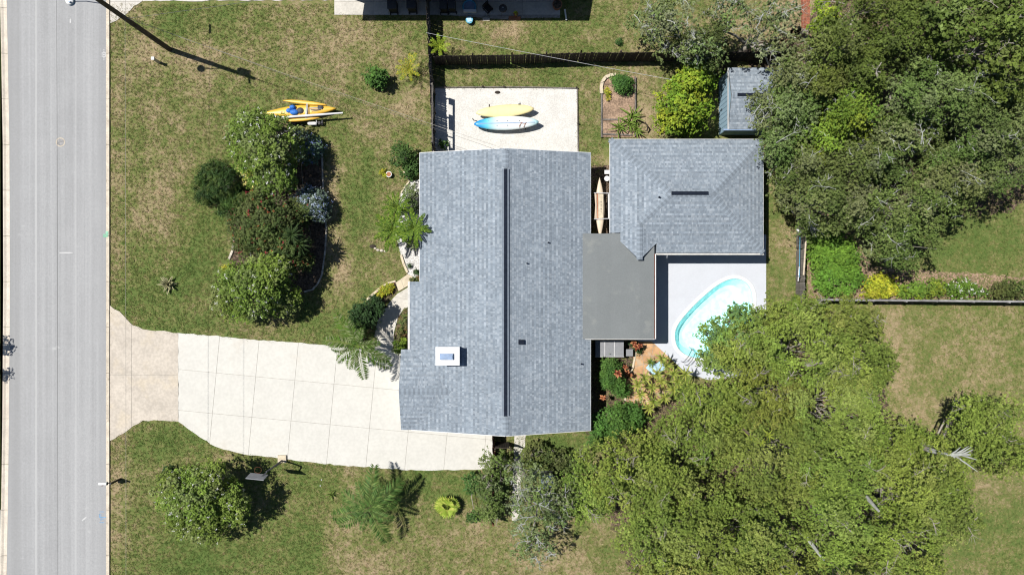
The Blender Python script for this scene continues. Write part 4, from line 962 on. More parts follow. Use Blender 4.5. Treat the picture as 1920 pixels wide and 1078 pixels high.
T('oak_tree', 'greener oak crown with yellow tips right of the shed', 'tree', [(1600, 210, 75, 60, 7.5), (1545, 265, 60, 35, 6)], 'bright', .7, 2.4, 1.3, seed=34, twigs=13, base=(1550, 220), twigm='lichen')
T('oak_tree', 'dense dark oak crown at the top edge right of the brick path', 'tree', [(1590, 30, 50, 40, 8), (1600, 80, 75, 55, 8.5), (1660, 10, 70, 40, 8.5), (1690, 60, 70, 70, 9), (1640, 130, 70, 50, 8)], 'oakdark', .68, 2.1, 1.6, seed=35, twigs=13, base=(1580, 100))
T('glossy_tree', 'very dark glossy leaved tree in the top right corner', 'tree', [(1830, 60, 110, 85, 9.5), (1900, 130, 70, 90, 9), (1760, 20, 70, 50, 9), (1910, 20, 70, 60, 9.5)], 'oakdark', .8, 2.3, 1.5, (.24, .15), seed=36, twigs=6, base=(1780, 80), up=.5)
T('oak_tree', 'olive oak crown in the middle of the upper right wood', 'tree', [(1750, 180, 95, 70, 8.5), (1690, 250, 80, 50, 7.5), (1740, 110, 60, 40, 8)], 'oakgrey', .68, 2.1, 1.5, seed=37, twigs=21, base=(1680, 200), twigm='lichen')
T('oak_tree', 'olive oak crown at the right edge above the shaded lawn', 'tree', [(1850, 240, 90, 75, 8), (1900, 320, 60, 50, 6.5), (1800, 290, 80, 40, 7)], 'oakgrey', .68, 2.1, 1.5, seed=38, twigs=24, base=(1780, 260), twigm='lichen')
T('shrub_tree', 'bright green young tree beside the red brick path at the top', 'tree', [(1550, 18, 28, 24, 5), (1535, 45, 22, 16, 4.5)], 'lime', .45, 2.4, 1.4, (.13, .08), seed=39)
T('lichen_tree', 'sparse grey lichen covered tree over the back fence', 'tree', [(1270, 50, 70, 60, 6.5), (1230, 35, 50, 40, 6), (1310, 95, 55, 30, 5.5)], 'lichen', .6, 1.7, .85, (.15, .085), seed=40, twigs=36, twigm='lichen', base=(1270, 75), tl=.9)
T('lichen_tree', 'sparse lichen grey tree with bare twigs above the shed', 'tree', [(1430, 50, 50, 60, 6.5), (1440, 110, 40, 28, 5.5), (1370, 30, 45, 40, 6.5), (1485, 95, 40, 30, 5.5), (1455, 20, 40, 30, 6)], 'lichen', .6, 1.7, .85, (.15, .085), seed=41, twigs=30, twigm='lichen', base=(1400, 80), tl=.9)
T('small_tree', 'dark leaved small tree at the fence end left of the shed', 'tree', [(1300, 85, 50, 30, 4.5), (1345, 60, 25, 45, 4.5), (1330, 118, 24, 20, 4)], 'olive', .5, 2.2, 1.2, seed=42, twigs=9, twigm='lichen')
T('round_tree', 'dense round lime green tree left of the blue shed', 'tree', [(1285, 200, 55, 55, 4.2), (1300, 150, 42, 34, 4), (1265, 225, 38, 32, 3.6)], 'lime', .42, 3.0, 1.6, (.16, .11), seed=43, up=.6, low=1.0, base=(1265, 200))
# --- lichen tree at the bottom centre
T('lichen_tree', 'sparse silver grey tree with bare twigs at the bottom centre', 'tree', [(1010, 960, 65, 70, 5.5), (1050, 930, 45, 45, 5), (985, 900, 35, 40, 4.5), (1005, 1025, 45, 28, 4)], 'lichen', .55, 1.6, .75, (.14, .08), seed=44, twigs=48, twigm='lichen', base=(1000, 940), tl=.9)
T('shrub', 'olive shrub against the rusty fence below the driveway corner', 'shrub', [(930, 870, 32, 24, 3), (915, 915, 28, 32, 2.6), (918, 955, 24, 26, 2)], 'oakgrey', .35, 2.2, 1.1, (.12, .07), seed=45, twigs=12, tl=.5, trunk=True)
T('shrub', 'green broad leaved shrub at the lawn edge left of the rusty fence', 'shrub', [(885, 905, 16, 20, 1.6), (888, 965, 14, 10, 1.1)], 'green', .25, 2.4, 1.4, (.14, .09), seed=46, low=.3)
T('shrub', 'low olive shrubs between the side path and the glass topped box', 'shrub', [(1000, 850, 30, 20, 2.2), (1040, 858, 26, 18, 2.4), (1068, 870, 22, 16, 2)], 'olive', .35, 2.2, 1.2, (.13, .075), seed=47)
# --- front island bed
WH = [(.75, .75, .70), (.8, .8, .76)]
T('crape_myrtle', 'tallest white flowering crape myrtle at the top of the front island bed', 'tree', [(498, 270, 72, 62, 4.6), (465, 240, 44, 32, 4.2), (510, 330, 50, 36, 3.8)], 'myrtle', .42, 2.6, 1.25, (.13, .075), seed=51, flowers=(.62, WH, .06), base=(520, 285), low=1.6)
T('juniper', 'dark feathery juniper at the left end of the island bed', 'shrub', [(418, 342, 46, 40, 3.2), (388, 362, 26, 24, 1.8), (446, 378, 36, 30, 2.8), (398, 318, 24, 16, 2), (380, 335, 16, 12, 1.4), (425, 392, 22, 14, 2)], 'juniper', .24, 1.9, 1.9, (.30, .045), seed=52, low=.4, spike=1, up=.4)
T('flowering_shrub', 'small shrub with pale yellow blossoms beside the juniper', 'shrub', [(462, 322, 22, 16, 3.2), (475, 345, 14, 14, 3)], 'bright', .28, 2.2, 1.0, (.12, .07), seed=53, flowers=(4.5, [(.62, .58, .16), (.7, .62, .22)], .075))
T('plumbago', 'shaded blue flowering plumbago at the top right of the island bed', 'shrub', [(583, 280, 26, 30, 1.5), (570, 262, 16, 14, 1.3)], 'plumbago', .3, 2.3, 1.1, (.11, .06), seed=54, low=.3, flowers=(3.0, [(.13, .17, .42), (.2, .25, .5)], .06))
T('plumbago', 'pale blue flowering plumbago mound on the right edge of the island bed', 'shrub', [(585, 385, 38, 34, 1.9), (570, 372, 22, 20, 1.8), (600, 400, 20, 18, 1.6)], 'plumbago', .32, 2.4, 1.1, (.11, .06), seed=55, low=.3, flowers=(5.0, [(.38, .47, .66), (.5, .58, .70), (.24, .30, .58), (.62, .68, .72)], .055))
T('crape_myrtle', 'dark olive crape myrtle with a few red flowers in the middle of the island bed', 'tree', [(500, 425, 70, 58, 4), (480, 385, 44, 30, 3.6), (535, 460, 46, 42, 3.6), (462, 455, 32, 30, 3), (560, 400, 24, 30, 2.2), (555, 480, 34, 30, 2.2)], 'olive', .42, 2.5, 1.2, (.13, .07), seed=56, flowers=(.10, [(.40, .03, .06), (.42, .10, .04)], .06), base=(510, 435), low=1.3, bark='dbark')
T('crape_myrtle', 'light green white flowering crape myrtle at the lower end of the island bed', 'tree', [(470, 545, 72, 58, 4.4), (435, 560, 40, 38, 3.8), (505, 510, 48, 38, 4.2), (530, 560, 34, 30, 2.6)], 'myrtle', .42, 2.6, 1.25, (.13, .075), seed=57, flowers=(.28, WH, .055), base=(495, 545), low=1.6)
T('shrub', 'small orange flowering plant at the left edge of the island bed', 'shrub', [(424, 504, 9, 7, .7), (430, 500, 6, 5, .6)], 'yellow', .14, 2.5, 1.1, (.08, .05), seed=58, trunk=False, low=.2)
T('shrub', 'red flowering plant at the left side of the island bed', 'shrub', [(436, 395, 10, 10, 1.6), (447, 416, 9, 9, 1.4)], 'olive', .2, 2.5, 1.1, (.1, .06), seed=59, flowers=(6, [(.42, .03, .08), (.5, .05, .15)], .05), low=.4)
T('shrub', 'low olive scrub filling the lower right of the island bed', 'shrub', [(575, 495, 16, 20, .7), (560, 300, 22, 16, .6), (545, 340, 16, 14, .7)], 'olive', .22, 1.6, .8, (.1, .05), seed=60, low=.2)
# --- front lawn left bottom
T('crape_myrtle', 'round white flowering crape myrtle on the lawn below the driveway', 'tree', [(362, 935, 70, 62, 4.4), (322, 915, 36, 40, 3.6), (380, 988, 54, 28, 3.9), (400, 895, 34, 34, 4.2), (335, 980, 30, 26, 3.4), (432, 940, 34, 44, 3.9), (452, 965, 20, 22, 3.2)], 'myrtle', .42, 2.7, 1.3, (.14, .08), seed=61, flowers=(.22, WH, .055), base=(425, 920), low=1.3)
T('shrub', 'small dark bush just above the lower crape myrtle', 'shrub', [(314, 884, 12, 12, .9)], 'dark', .2, 3, 1.3, (.1, .05), seed=62, low=.2)
# --- along the house front
T('shrub', 'dark green bush at the top left corner of the main roof', 'shrub', [(757, 292, 26, 24, 2), (768, 318, 20, 16, 1.5)], 'green', .3, 2.6, 1.4, (.12, .07), seed=63, low=.4)
T('shrub', 'round vivid green bush alone on the lawn near the yellow palm', 'shrub', [(706, 143, 24, 19, 1.6), (712, 150, 16, 14, 1.4)], 'vivid', .26, 2.8, 1.5, (.15, .09), seed=64, low=.3)
T('shrub', 'silvery white leaved bush in the gravel bed above the sago palms', 'shrub', [(772, 362, 16, 20, 1.2), (768, 385, 18, 16, 1.3)], 'lichen', .22, 2.2, 1.0, (.1, .05), seed=65, low=.2)
T('shrub', 'silvery white bush under the fronds at the roof edge', 'shrub', [(775, 458, 14, 10, 1.2), (800, 400, 10, 8, 1.9)], 'lichen', .2, 2.2, 1.0, (.1, .05), seed=66, low=.2)
T('shrub', 'dark round shrub between the walkway and the lawn', 'shrub', [(690, 586, 28, 24, 2.3), (672, 590, 18, 16, 2), (708, 578, 18, 16, 1.9)], 'dark', .3, 2.6, 1.4, (.13, .08), seed=67, low=.6)
T('shrub', 'feathery mid green shrub under the palm beside the walkway', 'shrub', [(672, 612, 20, 24, 1.7), (668, 640, 14, 14, 1.5)], 'green', .26, 2.6, 1.3, (.12, .035), seed=68, low=.4, spike=1)
T('shrub', 'golden and red leaved low plants in the curbed bed by the entry', 'shrub', [(722, 545, 14, 9, .55), (732, 538, 9, 7, .5), (713, 552, 9, 7, .5)], 'yellow', .15, 2.4, 1.1, (.09, .05), seed=69, trunk=False, low=.2, flowers=(4, [(.35, .06, .03), (.45, .22, .03)], .04))
T('shrub', 'brownish low plants at the walkway edge under the dark shrub', 'shrub', [(697, 640, 10, 12, .5), (706, 570, 8, 6, .5), (692, 628, 8, 8, .6)], 'mixed', .15, 2.2, .9, (.09, .05), seed=70, trunk=False, low=.2)
T('shrub', 'mixed low plants between the walkway and the house wall', 'shrub', [(757, 605, 9, 18, .6), (752, 622, 8, 12, .6), (762, 585, 6, 8, .6)], 'mixed', .16, 2.2, .9, (.1, .06), seed=71, trunk=False, low=.2)
T('shrub', 'yellow green bush at the roof corner where the walkway meets the driveway', 'shrub', [(752, 648, 13, 15, 1.3), (746, 655, 8, 8, 1)], 'bright', .22, 2.8, 1.3, (.12, .06), seed=72, low=.3)
T('shrub', 'thin conical dark evergreen beside the curbed golden bed', 'shrub', [(702, 561, 9, 6, 1.6)], 'dark', .16, 4, 1.5, (.09, .05), seed=73, low=.2)
T('shrub', 'small dark pointed shrub in the white gravel by the roof edge', 'shrub', [(781, 509, 7, 5, 1.2)], 'dark', .13, 4, 1.5, (.08, .05), seed=74, low=.2)
T('shrub', 'brown rosette plants at the end of the white gravel bed', 'shrub', [(774, 523, 9, 4, .4), (786, 521, 6, 4, .4)], 'mixed', .12, 2.4, 1.1, (.08, .04), seed=75, trunk=False, low=.1)
T('shrub', 'small dark sprig alone in the white gravel', 'shrub', [(767, 498, 6, 5, .4)], 'dark', .1, 2.4, .7, (.07, .04), seed=76, trunk=False, low=.1)
# --- east side of the house
T('shrub', 'glossy round bush with orange crotons below the storage box', 'shrub', [(1148, 708, 26, 28, 2.4), (1142, 690, 20, 18, 2.2), (1160, 728, 20, 18, 2)], 'vivid', .3, 2.8, 1.4, (.15, .05), seed=81, low=.6, spike=1)
T('shrub', 'largest dark green bush at the lower right corner of the main roof', 'shrub', [(1160, 790, 42, 34, 3), (1185, 780, 26, 24, 2.6), (1125, 800, 20, 26, 2.6)], 'vivid', .34, 2.6, 1.4, (.14, .07), seed=82, low=.8)
T('shrub', 'narrow green bush on the small lawn at the end of the main roof', 'shrub', [(1115, 822, 16, 12, 2.2), (1128, 812, 12, 10, 2)], 'vivid', .26, 2.6, 1.3, (.13, .06), seed=83, low=.5)
T('shrub', 'green leafy plant behind the orange crotons at the patio roof', 'shrub', [(1188, 646, 10, 8, .8), (1198, 655, 8, 7, .7)], 'dark', .16, 2.6, 1.2, (.11, .06), seed=84, trunk=False, low=.2)
T('clipped_bush', 'broad bright green hedge mound beside the picket fence', 'hedge', [(1565, 480, 46, 44, 2.2), (1570, 520, 46, 34, 2), (1540, 450, 26, 30, 2)], 'hedge', .42, 2.8, 1.6, (.12, .07), seed=85, low=1, flat=.6)
T('croton_shrub', 'bright yellow leaved shrub above the grey fence', 'shrub', [(1648, 532, 28, 18, 1.6), (1665, 545, 20, 14, 1.4), (1635, 548, 18, 14, 1.3)], 'yellow', .26, 2.7, 1.3, (.12, .07), seed=86, low=.3)
T('shrub', 'mid green bush right of the yellow shrub above the grey fence', 'shrub', [(1712, 545, 34, 16, 1.4), (1750, 542, 26, 16, 1.4)], 'bright', .3, 2.6, 1.3, (.12, .07), seed=87, low=.4)
T('shrub', 'white flecked pale bush above the grey fence', 'shrub', [(1795, 540, 32, 18, 1.4), (1830, 545, 20, 12, 1.2)], 'hedge', .28, 2.4, 1.1, (.11, .06), seed=88, low=.3, flowers=(3, WH, .05))
T('shrub', 'dark green bush at the far right end above the grey fence', 'shrub', [(1885, 545, 34, 18, 1.3), (1915, 540, 20, 18, 1.3)], 'olive', .28, 2.5, 1.2, (.12, .07), seed=89, low=.3)
T('shrub', 'red and yellow leaved plant at the top of the picket fence', 'shrub', [(1526, 398, 12, 16, 1.5), (1535, 422, 10, 8, 1.2)], 'mixed', .2, 2.4, 1, (.11, .06), seed=90, low=.3, flowers=(3, [(.5, .35, .03), (.4, .08, .04)], .05))
T('shrub', 'low dark bush at the fence foot between hedge and grey fence', 'shrub', [(1495, 565, 18, 12, 1), (1535, 572, 26, 9, 1)], 'bright', .22, 2.4, 1.2, (.11, .06), seed=91, low=.3)
# --- back garden small plants
T('shrub', 'round bright green bush at the top of the raised garden bed', 'shrub', [(1168, 158, 19, 18, 1.3), (1160, 150, 12, 9, 1.1)], 'vivid', .24, 2.8, 1.4, (.09, .05), seed=92, low=.3)
T('shrub', 'yellow croton at the left of the raised garden bed', 'shrub', [(1139, 172, 7, 8, .6), (1141, 184, 5, 6, .6)], 'yellow', .13, 2.4, 1, (.09, .04), seed=93, trunk=False, low=.2)
T('shrub', 'tiny green weed tuft on the back lawn above the fence', 'plant', [(1161, 79, 7, 7, .4)], 'green', .12, 2.4, 1, (.09, .05), seed=94, trunk=False, low=.1)
T('shrub', 'spilled green weeds at the foot of the west fence by the sand pad', 'plant', [(832, 270, 10, 10, .5)], 'vivid', .16, 2, .9, (.1, .06), seed=95, trunk=False, low=.1)
T('shrub', 'left edge dark hedge beyond the road, upper clump', 'hedge', [(-42, 645, 16, 26, 2)], 'green', .3, 2.6, 1.2, (.14, .08), seed=96, low=.5)
T('shrub', 'left edge leafy plant beyond the road, lower clump', 'hedge', [(-44, 700, 17, 20, 2.2)], 'green', .3, 2.2, 1.0, (.22, .07), seed=97, low=.5, spike=1)

# --- leaves as parts: palms, agaves, dracaenas
def frond_mesh(L=2.6, width=.55, droop=.5, pairs=34, seed=0, col=(.07, .13, .03), lw=.045, name='frond', rise=.3, col2=None):
    r = random.Random(seed); mb = MB(); pts = []
    for i in range(9):
        t = i / 8; pts.append(Vector((L * t * (1 - .12 * t * t), .0, L * (rise * t - droop * t * t))))
    mb.cur = (col[0] * 1.7, col[1] * 1.4, col[2] * 1.6); mb.tube(pts, [.028, .026, .023, .02, .017, .014, .011, .008, .004], 4)
    for i in range(pairs):
        t = .12 + .87 * i / (pairs - 1); k = t * 8; a = min(7, int(k)); p = pts[a].lerp(pts[a + 1], k - a); d = (pts[a + 1] - pts[a]).normalized()
        w = width * math.sin(math.pi * (.12 + .8 * t)) ** .7 * r.uniform(.85, 1.1)
        for s in (-1, 1):
            side = Vector((0, s, 0)); tip = p + side * w * .82 + d * w * r.uniform(.4, .65) + Vector((0, 0, -w * r.uniform(.1, .5) + r.uniform(-.05, .1)))
            c_ = col2 if (col2 and r.random() < .4) else col; v = r.uniform(.75, 1.3); mb.cur = tuple(x * v for x in c_)
            m1 = p.lerp(tip, .45) + Vector((0, 0, .04)); q = d * lw
            mb.add([p, m1 + q * .5, tip, m1 - q * .5], [(0, 1, 2, 3)])
    return mb.mesh(name, 'frond')
def palm(name, label, px, py, zc, meshes, specs, trunk_r=.13, seed=1, cat='palm', bark='dbark', lean=(0, 0), group=None):
    x, y = Q(px, py, zc); root = thing(name, (x - lean[0], y - lean[1], 0), label, cat, group); r = random.Random(seed)
    if zc > .25:
        MB().tube([(x - lean[0], y - lean[1], -.05), (x - lean[0] * .6, y - lean[1] * .6, zc * .5), (x, y, zc)], [trunk_r * 1.2, trunk_r, trunk_r * .8], 10).build('trunk', bark, root)
    for (ang, tilt, sc) in specs:
        inst('frond', meshes[r.randrange(len(meshes))], root, (lean[0], lean[1], zc), (r.uniform(-.25, .25), math.radians(-tilt), math.radians(ang)), (sc, sc, sc))
    return root
fq = [frond_mesh(2.6, .62, .55, 34, s, (.065, .13, .028), .085, col2=(.13, .19, .05)) for s in range(3)]
fqd = [frond_mesh(2.7, .62, .58, 28, s + 3, (.10, .175, .03), .10, col2=(.22, .26, .12)) for s in range(3)]
# queen palm at the walkway: fronds over the concrete
palm('queen_palm', 'queen palm whose fronds reach over the driveway near the walkway', 672, 648, 3.6, fqd,
     [(-170, 0, .78), (-148, -6, .8), (-120, -4, .72), (-82, -2, .92), (-38, 0, .98), (-28, 10, .85), (128, 4, 1.0), (112, 16, .7), (168, 12, .9), (70, 40, .5), (10, 35, .6), (-105, 14, .6)], .12, 2)
palm('queen_palm', 'low spreading queen palm on the lawn below the driveway', 692, 956, 2.4, fq,
     [(84, 6, 1.15), (42, 10, 1.15), (22, 2, .9), (-62, -4, 1.15), (-168, -4, 1.2), (-150, 4, 1.0), (168, 4, .8), (148, 6, .9), (115, 10, .8), (8, 6, .75), (-20, 20, .7), (-110, 12, .6), (60, 22, .8)], .15, 3)
fy_ = [frond_mesh(1.3, .26, .4, 14, s + 10, (.26, .32, .03), .06, col2=(.48, .40, .03), rise=.5) for s in range(2)]
fg_ = [frond_mesh(1.2, .26, .35, 14, s + 12, (.24, .36, .035), .06, col2=(.30, .36, .03), rise=.5) for s in range(2)]
palm('areca_palm', 'small yellowing palm on the lawn by the west fence', 768, 132, .9, fy_, [(a, t, s) for a, t, s in ((170, 10, .8), (140, 20, .8), (60, 20, 1), (85, 8, .9), (200, 5, .8), (230, 8, .8), (280, 8, .7), (330, 5, .7), (20, 15, .7), (110, 30, .7))], .07, 4)
palm('areca_palm', 'small lime green palm behind the west fence at the fence corner', 824, 88, 1.3, fg_, [(a, 8 + a % 17, .75) for a in range(5, 360, 45)], .06, 5)
fl = [frond_mesh(1.8, .27, .5, 22, s + 20, (.095, .175, .022), .115, col2=(.19, .28, .035), rise=.45) for s in range(3)]
palm('sago_palm', 'left of the two large lime green palms at the house front', 737, 430, 1.9, fl, [(a * 1.0, 6 + (a * 7) % 30, .95 - .012 * ((a * 7) % 30)) for a in range(0, 360, 23)], .16, 6)
palm('sago_palm', 'right of the two lime green palms, its fronds lapping over the roof edge', 776, 428, 2.9, fl, [(a * 1.0, 4 + (a * 5) % 34, .85 - .01 * ((a * 5) % 34)) for a in range(4, 360, 23)], .15, 7)
palm('sago_palm', 'smaller lime palm above the two large ones at the gravel bed', 745, 388, 1.4, fl, [(a * 1.0, 8 + (a * 5) % 30, .62) for a in range(4, 360, 26)], .12, 8)
# dracaenas: rosettes of sword leaves
def sword_mesh(L, w, droop, seed, c1, c2=None, name='leaf', fold=.25):
    r = random.Random(seed); mb = MB(); n_ = 6; vs = []; cs = []
    for i in range(n_ + 1):
        t = i / n_; ww = w * (math.sin(math.pi * min(1, .18 + t * .82)) ** .8) * .5; z = L * (.35 * t - droop * t * t); x = L * t
        vs += [(x, -ww, z + ww * fold), (x, 0, z), (x, ww, z + ww * fold)]; cc = c2 or c1; cs += [cc, c1, cc]
    k0 = len(mb.v); mb.add(vs, [(i * 3 + j, (i + 1) * 3 + j, (i + 1) * 3 + j + 1, i * 3 + j + 1) for i in range(n_) for j in range(2)]); mb.c[k0:] = cs
    return mb.mesh(name, 'frond')
def rosette(root, x, y, z, meshes, n_, r, s0=1.0, tilt=(-5, 70)):
    for k in range(n_):
        t = k / n_; inst('leaf', meshes[r.randrange(len(meshes))], root, (x - root.location.x, y - root.location.y, z + t * .1), (r.uniform(-.3, .3), -math.radians(tilt[0] + (tilt[1] - tilt[0]) * t), k * 2.399 + r.uniform(-.2, .2)), (s0 * (1 - .3 * t) * r.uniform(.85, 1.1),) * 3)
ag1 = [sword_mesh(.72, .17, .1, s, (.05, .08, .035), (.62, .56, .32), 'leaf') for s in range(2)]
root = thing('agave', P(317, 533), 'variegated cream and green agave alone on the front lawn', 'agave'); rosette(root, *P(317, 533, .05), ag1, 22, random.Random(1))
ag2 = [sword_mesh(.55, .12, .1, s, (.12, .20, .05), (.22, .28, .06)) for s in range(2)]
root = thing('agave', P(622, 926), 'small green agave with yellow tips above the low queen palm', 'agave'); rosette(root, *P(622, 926, .05), ag2, 16, random.Random(2), .75)
sw = [sword_mesh(.95, .10, .5, s, (.11, .19, .03), (.20, .28, .05)) for s in range(3)]
root = thing('spiky_plant', P(1178, 236), 'large spiky strap leaved plant at the lower end of the raised bed', 'plant')
for x, y in ((1178, 232), (1192, 245), (1160, 240), (1185, 218)): rosette(root, *P(x, y, .35), sw, 16, random.Random(x), 1.05 if y < 240 else .85)
dy_ = [sword_mesh(.62, .085, .5, s, (.30, .36, .05), (.44, .44, .12)) for s in range(2)] + [sword_mesh(.6, .08, .5, 5, (.15, .22, .04), (.24, .30, .05))]
DR = [((1195, 720), (1208, 708), (1222, 726), (1200, 738)), ((1250, 685), (1262, 700), (1240, 672)), ((1225, 752), (1245, 745), (1215, 765)), ((1270, 715), (1285, 700), (1262, 730), (1290, 722)), ((1240, 715), (1232, 700))]
DL = ['yellow green dracaena clump nearest the orange flagstones', 'yellow green dracaena clump beside the blue lounger', 'dracaena clump farthest down beside the dark bush', 'yellow green dracaena clump under the edge of the oak', 'dracaena clump in the middle of the yellow green group']
for k, (cl_, lb) in enumerate(zip(DR, DL)):
    root = thing('dracaena', P(*cl_[0]), lb, 'plant'); r = random.Random(k); tk = MB()
    for x, y in cl_:
        z = r.uniform(1.3, 2.2); p = P(x, y, z); tk.tube([(p[0] + .1, p[1], 0), (p[0], p[1], z)], [.05, .04], 6)
        rosette(root, *p, dy_, 22, r, 1.0)
    tk.build('stem', 'dbark', root)
root = thing('dracaena', P(1219, 680), 'small green dracaena head above the blue lounger', 'plant'); dg = [sword_mesh(.5, .07, .5, s, (.09, .18, .03), (.20, .28, .05)) for s in range(2)]
rosette(root, *P(1219, 679, .9), dg, 22, random.Random(3), .9); x, y = Q(1219, 679, .9); MB().tube([(x, y, 0), (x, y, .95)], .04, 6).build('stem', 'dbark', root)
dd = [sword_mesh(.9, .08, .45, s, (.035, .065, .02), (.055, .09, .028)) for s in range(2)]
root = thing('yucca', P(556, 412), 'tall dark yucca heads inside the island bed casting spiky shadows', 'plant'); r = random.Random(9); tk = MB()
for x, y, z in ((548, 440, 3.5), (562, 458, 3.0), (530, 466, 3.0)):
    p = P(x, y, z); tk.tube([(p[0] + .15, p[1], 0), p], [.08, .06], 7); rosette(root, *p, dd, 34, r, 1.0, (-15, 60))
tk.build('stem', 'dbark', root)
ylx = [sword_mesh(.9, .12, .5, s, (.22, .30, .035), (.34, .38, .06)) for s in range(2)]
root = thing('bromeliad', P(1285, 888), 'yellow strap leaved plant showing through the oak canopy', 'plant'); rosette(root, *P(1288, 898, 5.6), ylx, 12, random.Random(4), .6)
x, y = Q(1288, 898, 5.6); MB().tube([(x, y, 0), (x, y, 5.6)], .09, 6).build('stem', 'dbark', root)
root = thing('bromeliad', P(1400, 800), 'lime strap leaved palm head poking through the oaks above the centre', 'plant')
for x, y, z in ((1405, 820, 7.6), (1425, 828, 7.9), (1440, 815, 7.7)): rosette(root, *P(x, y, z), ylx, 12, random.Random(x), .5)
x, y = Q(1420, 822, 7.6); MB().tube([(x, y, 0), (x, y, 7.6)], .1, 6).build('stem', 'dbark', root)
# fan palmetto
def fan_mesh(R, seed, c1, c2):
    r = random.Random(seed); mb = MB(); mb.cur = c1; mb.tube([(0, 0, 0), (R * .5, 0, R * .15)], .015, 4)
    for k in range(15):
        a = math.radians(-105 + 15 * k); d = Vector((math.cos(a), math.sin(a), -.15)); l = R * .62 * r.uniform(.85, 1.1); o = Vector((R * .45, 0, R * .14)); s = Vector((-math.sin(a), math.cos(a), 0)) * R * .075
        v = r.uniform(.8, 1.2); mb.cur = tuple(x * v for x in (c1 if r.random() < .6 else c2)); mb.add([o, o + d * l * .5 + s, o + d * l, o + d * l * .5 - s], [(0, 1, 2, 3)])
    return mb.mesh('fan_leaf', 'frond')
fm = [fan_mesh(.95, s, (.28, .38, .05), (.44, .46, .10)) for s in range(3)]
root = thing('palmetto', P(839, 948), 'yellow green fan palmetto on the lawn near the rusty fence', 'palm'); p = P(838, 947, .55)
MB().tube([(p[0], p[1], 0), p], [.12, .09], 8).build('trunk', 'dbark', root)
for k in range(12): inst('fan_leaf', fm[k % 3], root, (p[0] - root.location.x, p[1] - root.location.y, .55), (0, -math.radians(5 + (k * 13) % 50), k * 2.399), (.9,) * 3)
# crotons: orange leaf whorls
def croton(label, spots, seed, c1=(.55, .20, .08), c2=(.62, .34, .18)):
    root = thing('croton', P(spots[0][0], spots[0][1]), label, 'plant'); r = random.Random(seed); ms = [sword_mesh(.27, .12, .3, s, c1, c2) for s in range(2)] + [sword_mesh(.27, .12, .3, 4, (.16, .03, .02), (.3, .07, .04))]
    tk = MB()
    for x, y, z, s in spots: p = P(x, y, z); rosette(root, *p, ms, 22, r, s, (0, 80)); tk.tube([(p[0], p[1], 0), p], .015, 4)
    tk.build('stem', 'dbark', root)
croton('orange croton pair under the corner of the flat roof', [(1188, 643, 1.2, 1.0), (1193, 650, 1.1, 1.1), (1200, 648, .9, .8)], 1)
croton('orange croton head in the middle of the glossy round bush', [(1158, 700, 2.5, 1.25)], 2)
croton('orange and dark red crotons beside the flagstones below the storage box', [(1172, 688, 1.0, .8), (1176, 698, .9, .8), (1181, 703, .8, .8)], 3)
croton('single orange croton at the roof edge between the two bushes', [(1130, 745, 1.6, .9)], 4)

# dead bleached branch on the oak at the right
root = thing('dead_branch', P(1740, 830), 'bleached bare dead limb sticking out of the lower oak wood', 'branch'); mb = MB()
a = Vector(P(1776, 853, 6.7)); e = Vector(P(1820, 852, 7.1)); mb.tube([a - Vector((.25, 0, 1.3)), a, a.lerp(e, .5) + Vector((0, .05, .1)), e], [.15, .13, .09, .03], 7)
for t, dx, dy in ((.1, .5, .5), (.25, .75, .55), (.4, .7, .5), (.55, .6, .35), (.3, 1.2, -.9), (.6, .8, -.25), (.2, .4, -.4)):
    q = a.lerp(e, t); mb.tube([q, q + Vector((dx * .5, dy * .5, .15)), q + Vector((dx, dy, .2))], [.06, .045, .015], 5)
mb.build('limb', 'lichen', root)
MB().tube([(a.x - .3, a.y, 0), tuple(a - Vector((.25, 0, 1.25)))], [.2, .15], 8).build('trunk', 'bark', root)
for lb, p0, p1, p2 in (('pale leaning limb in the dark slit of the lower wood', (1560, 905, 1), (1625, 932, 5.5), (1648, 958, 6.6)), ('pale bare limb beside the dark gap at the bottom of the wood', (1430, 980, .5), (1515, 1010, 5), (1545, 1050, 6))):
    root = thing('bare_limb', P(*p0), lb, 'branch'); MB().tube([P(p0[0], p0[1], 0), P(*p1), P(*p2)], [.2, .13, .07], 7).build('limb', 'lichen', root)

# --- grass tufts, coloured by the same field as the ground
rng = np.random.default_rng(99); NT = 250000
gx_ = rng.uniform(-37, 37, NT); gy_ = rng.uniform(-21.5, 21.5, NT); keep = gx_ > xr + .25
keep |= gx_ < -34.35
jx, jy = gx_ + rng.normal(size=NT) * .07, gy_ + rng.normal(size=NT) * .07
for pg in (DRIVE, APRON, WALK, NPATIO, ISLAND, SAND, GRAVELBED): keep &= ~pip(jx, jy, poly(pg))
for pg in (PATIO, DECKP, RAISED): keep &= ~pip(gx_, gy_, poly(pg))
for a, b, c, d in ((-6.4, 5.0, -8.9, 8.5), (5.0, 9.1, -3.4, 3.6), (6.1, 15.9, 2.1, 9.4), (13.8, 17.7, 10, 14.1), (-27.2, -9.9, 18.95, 22)): keep &= ~((gx_ > a) & (gx_ < b) & (gy_ > c) & (gy_ < d))
dv = dry(gx_, gy_); keep &= rng.uniform(0, 1, NT) < np.clip(1.35 - dv, .25, 1)
gx_, gy_, dv = gx_[keep], gy_[keep], dv[keep]; ng = len(gx_)
V = []; 
ang = rng.uniform(0, 2 * np.pi, (ng, 1)) + np.array([[0, 2.1, 4.2]]); ln = rng.uniform(.05, .13, (ng, 3)); hh = rng.uniform(.055, .10, (ng, 3)); wd = .022
bx_ = gx_[:, None]; by_ = gy_[:, None]; ca, sa = np.cos(ang), np.sin(ang)
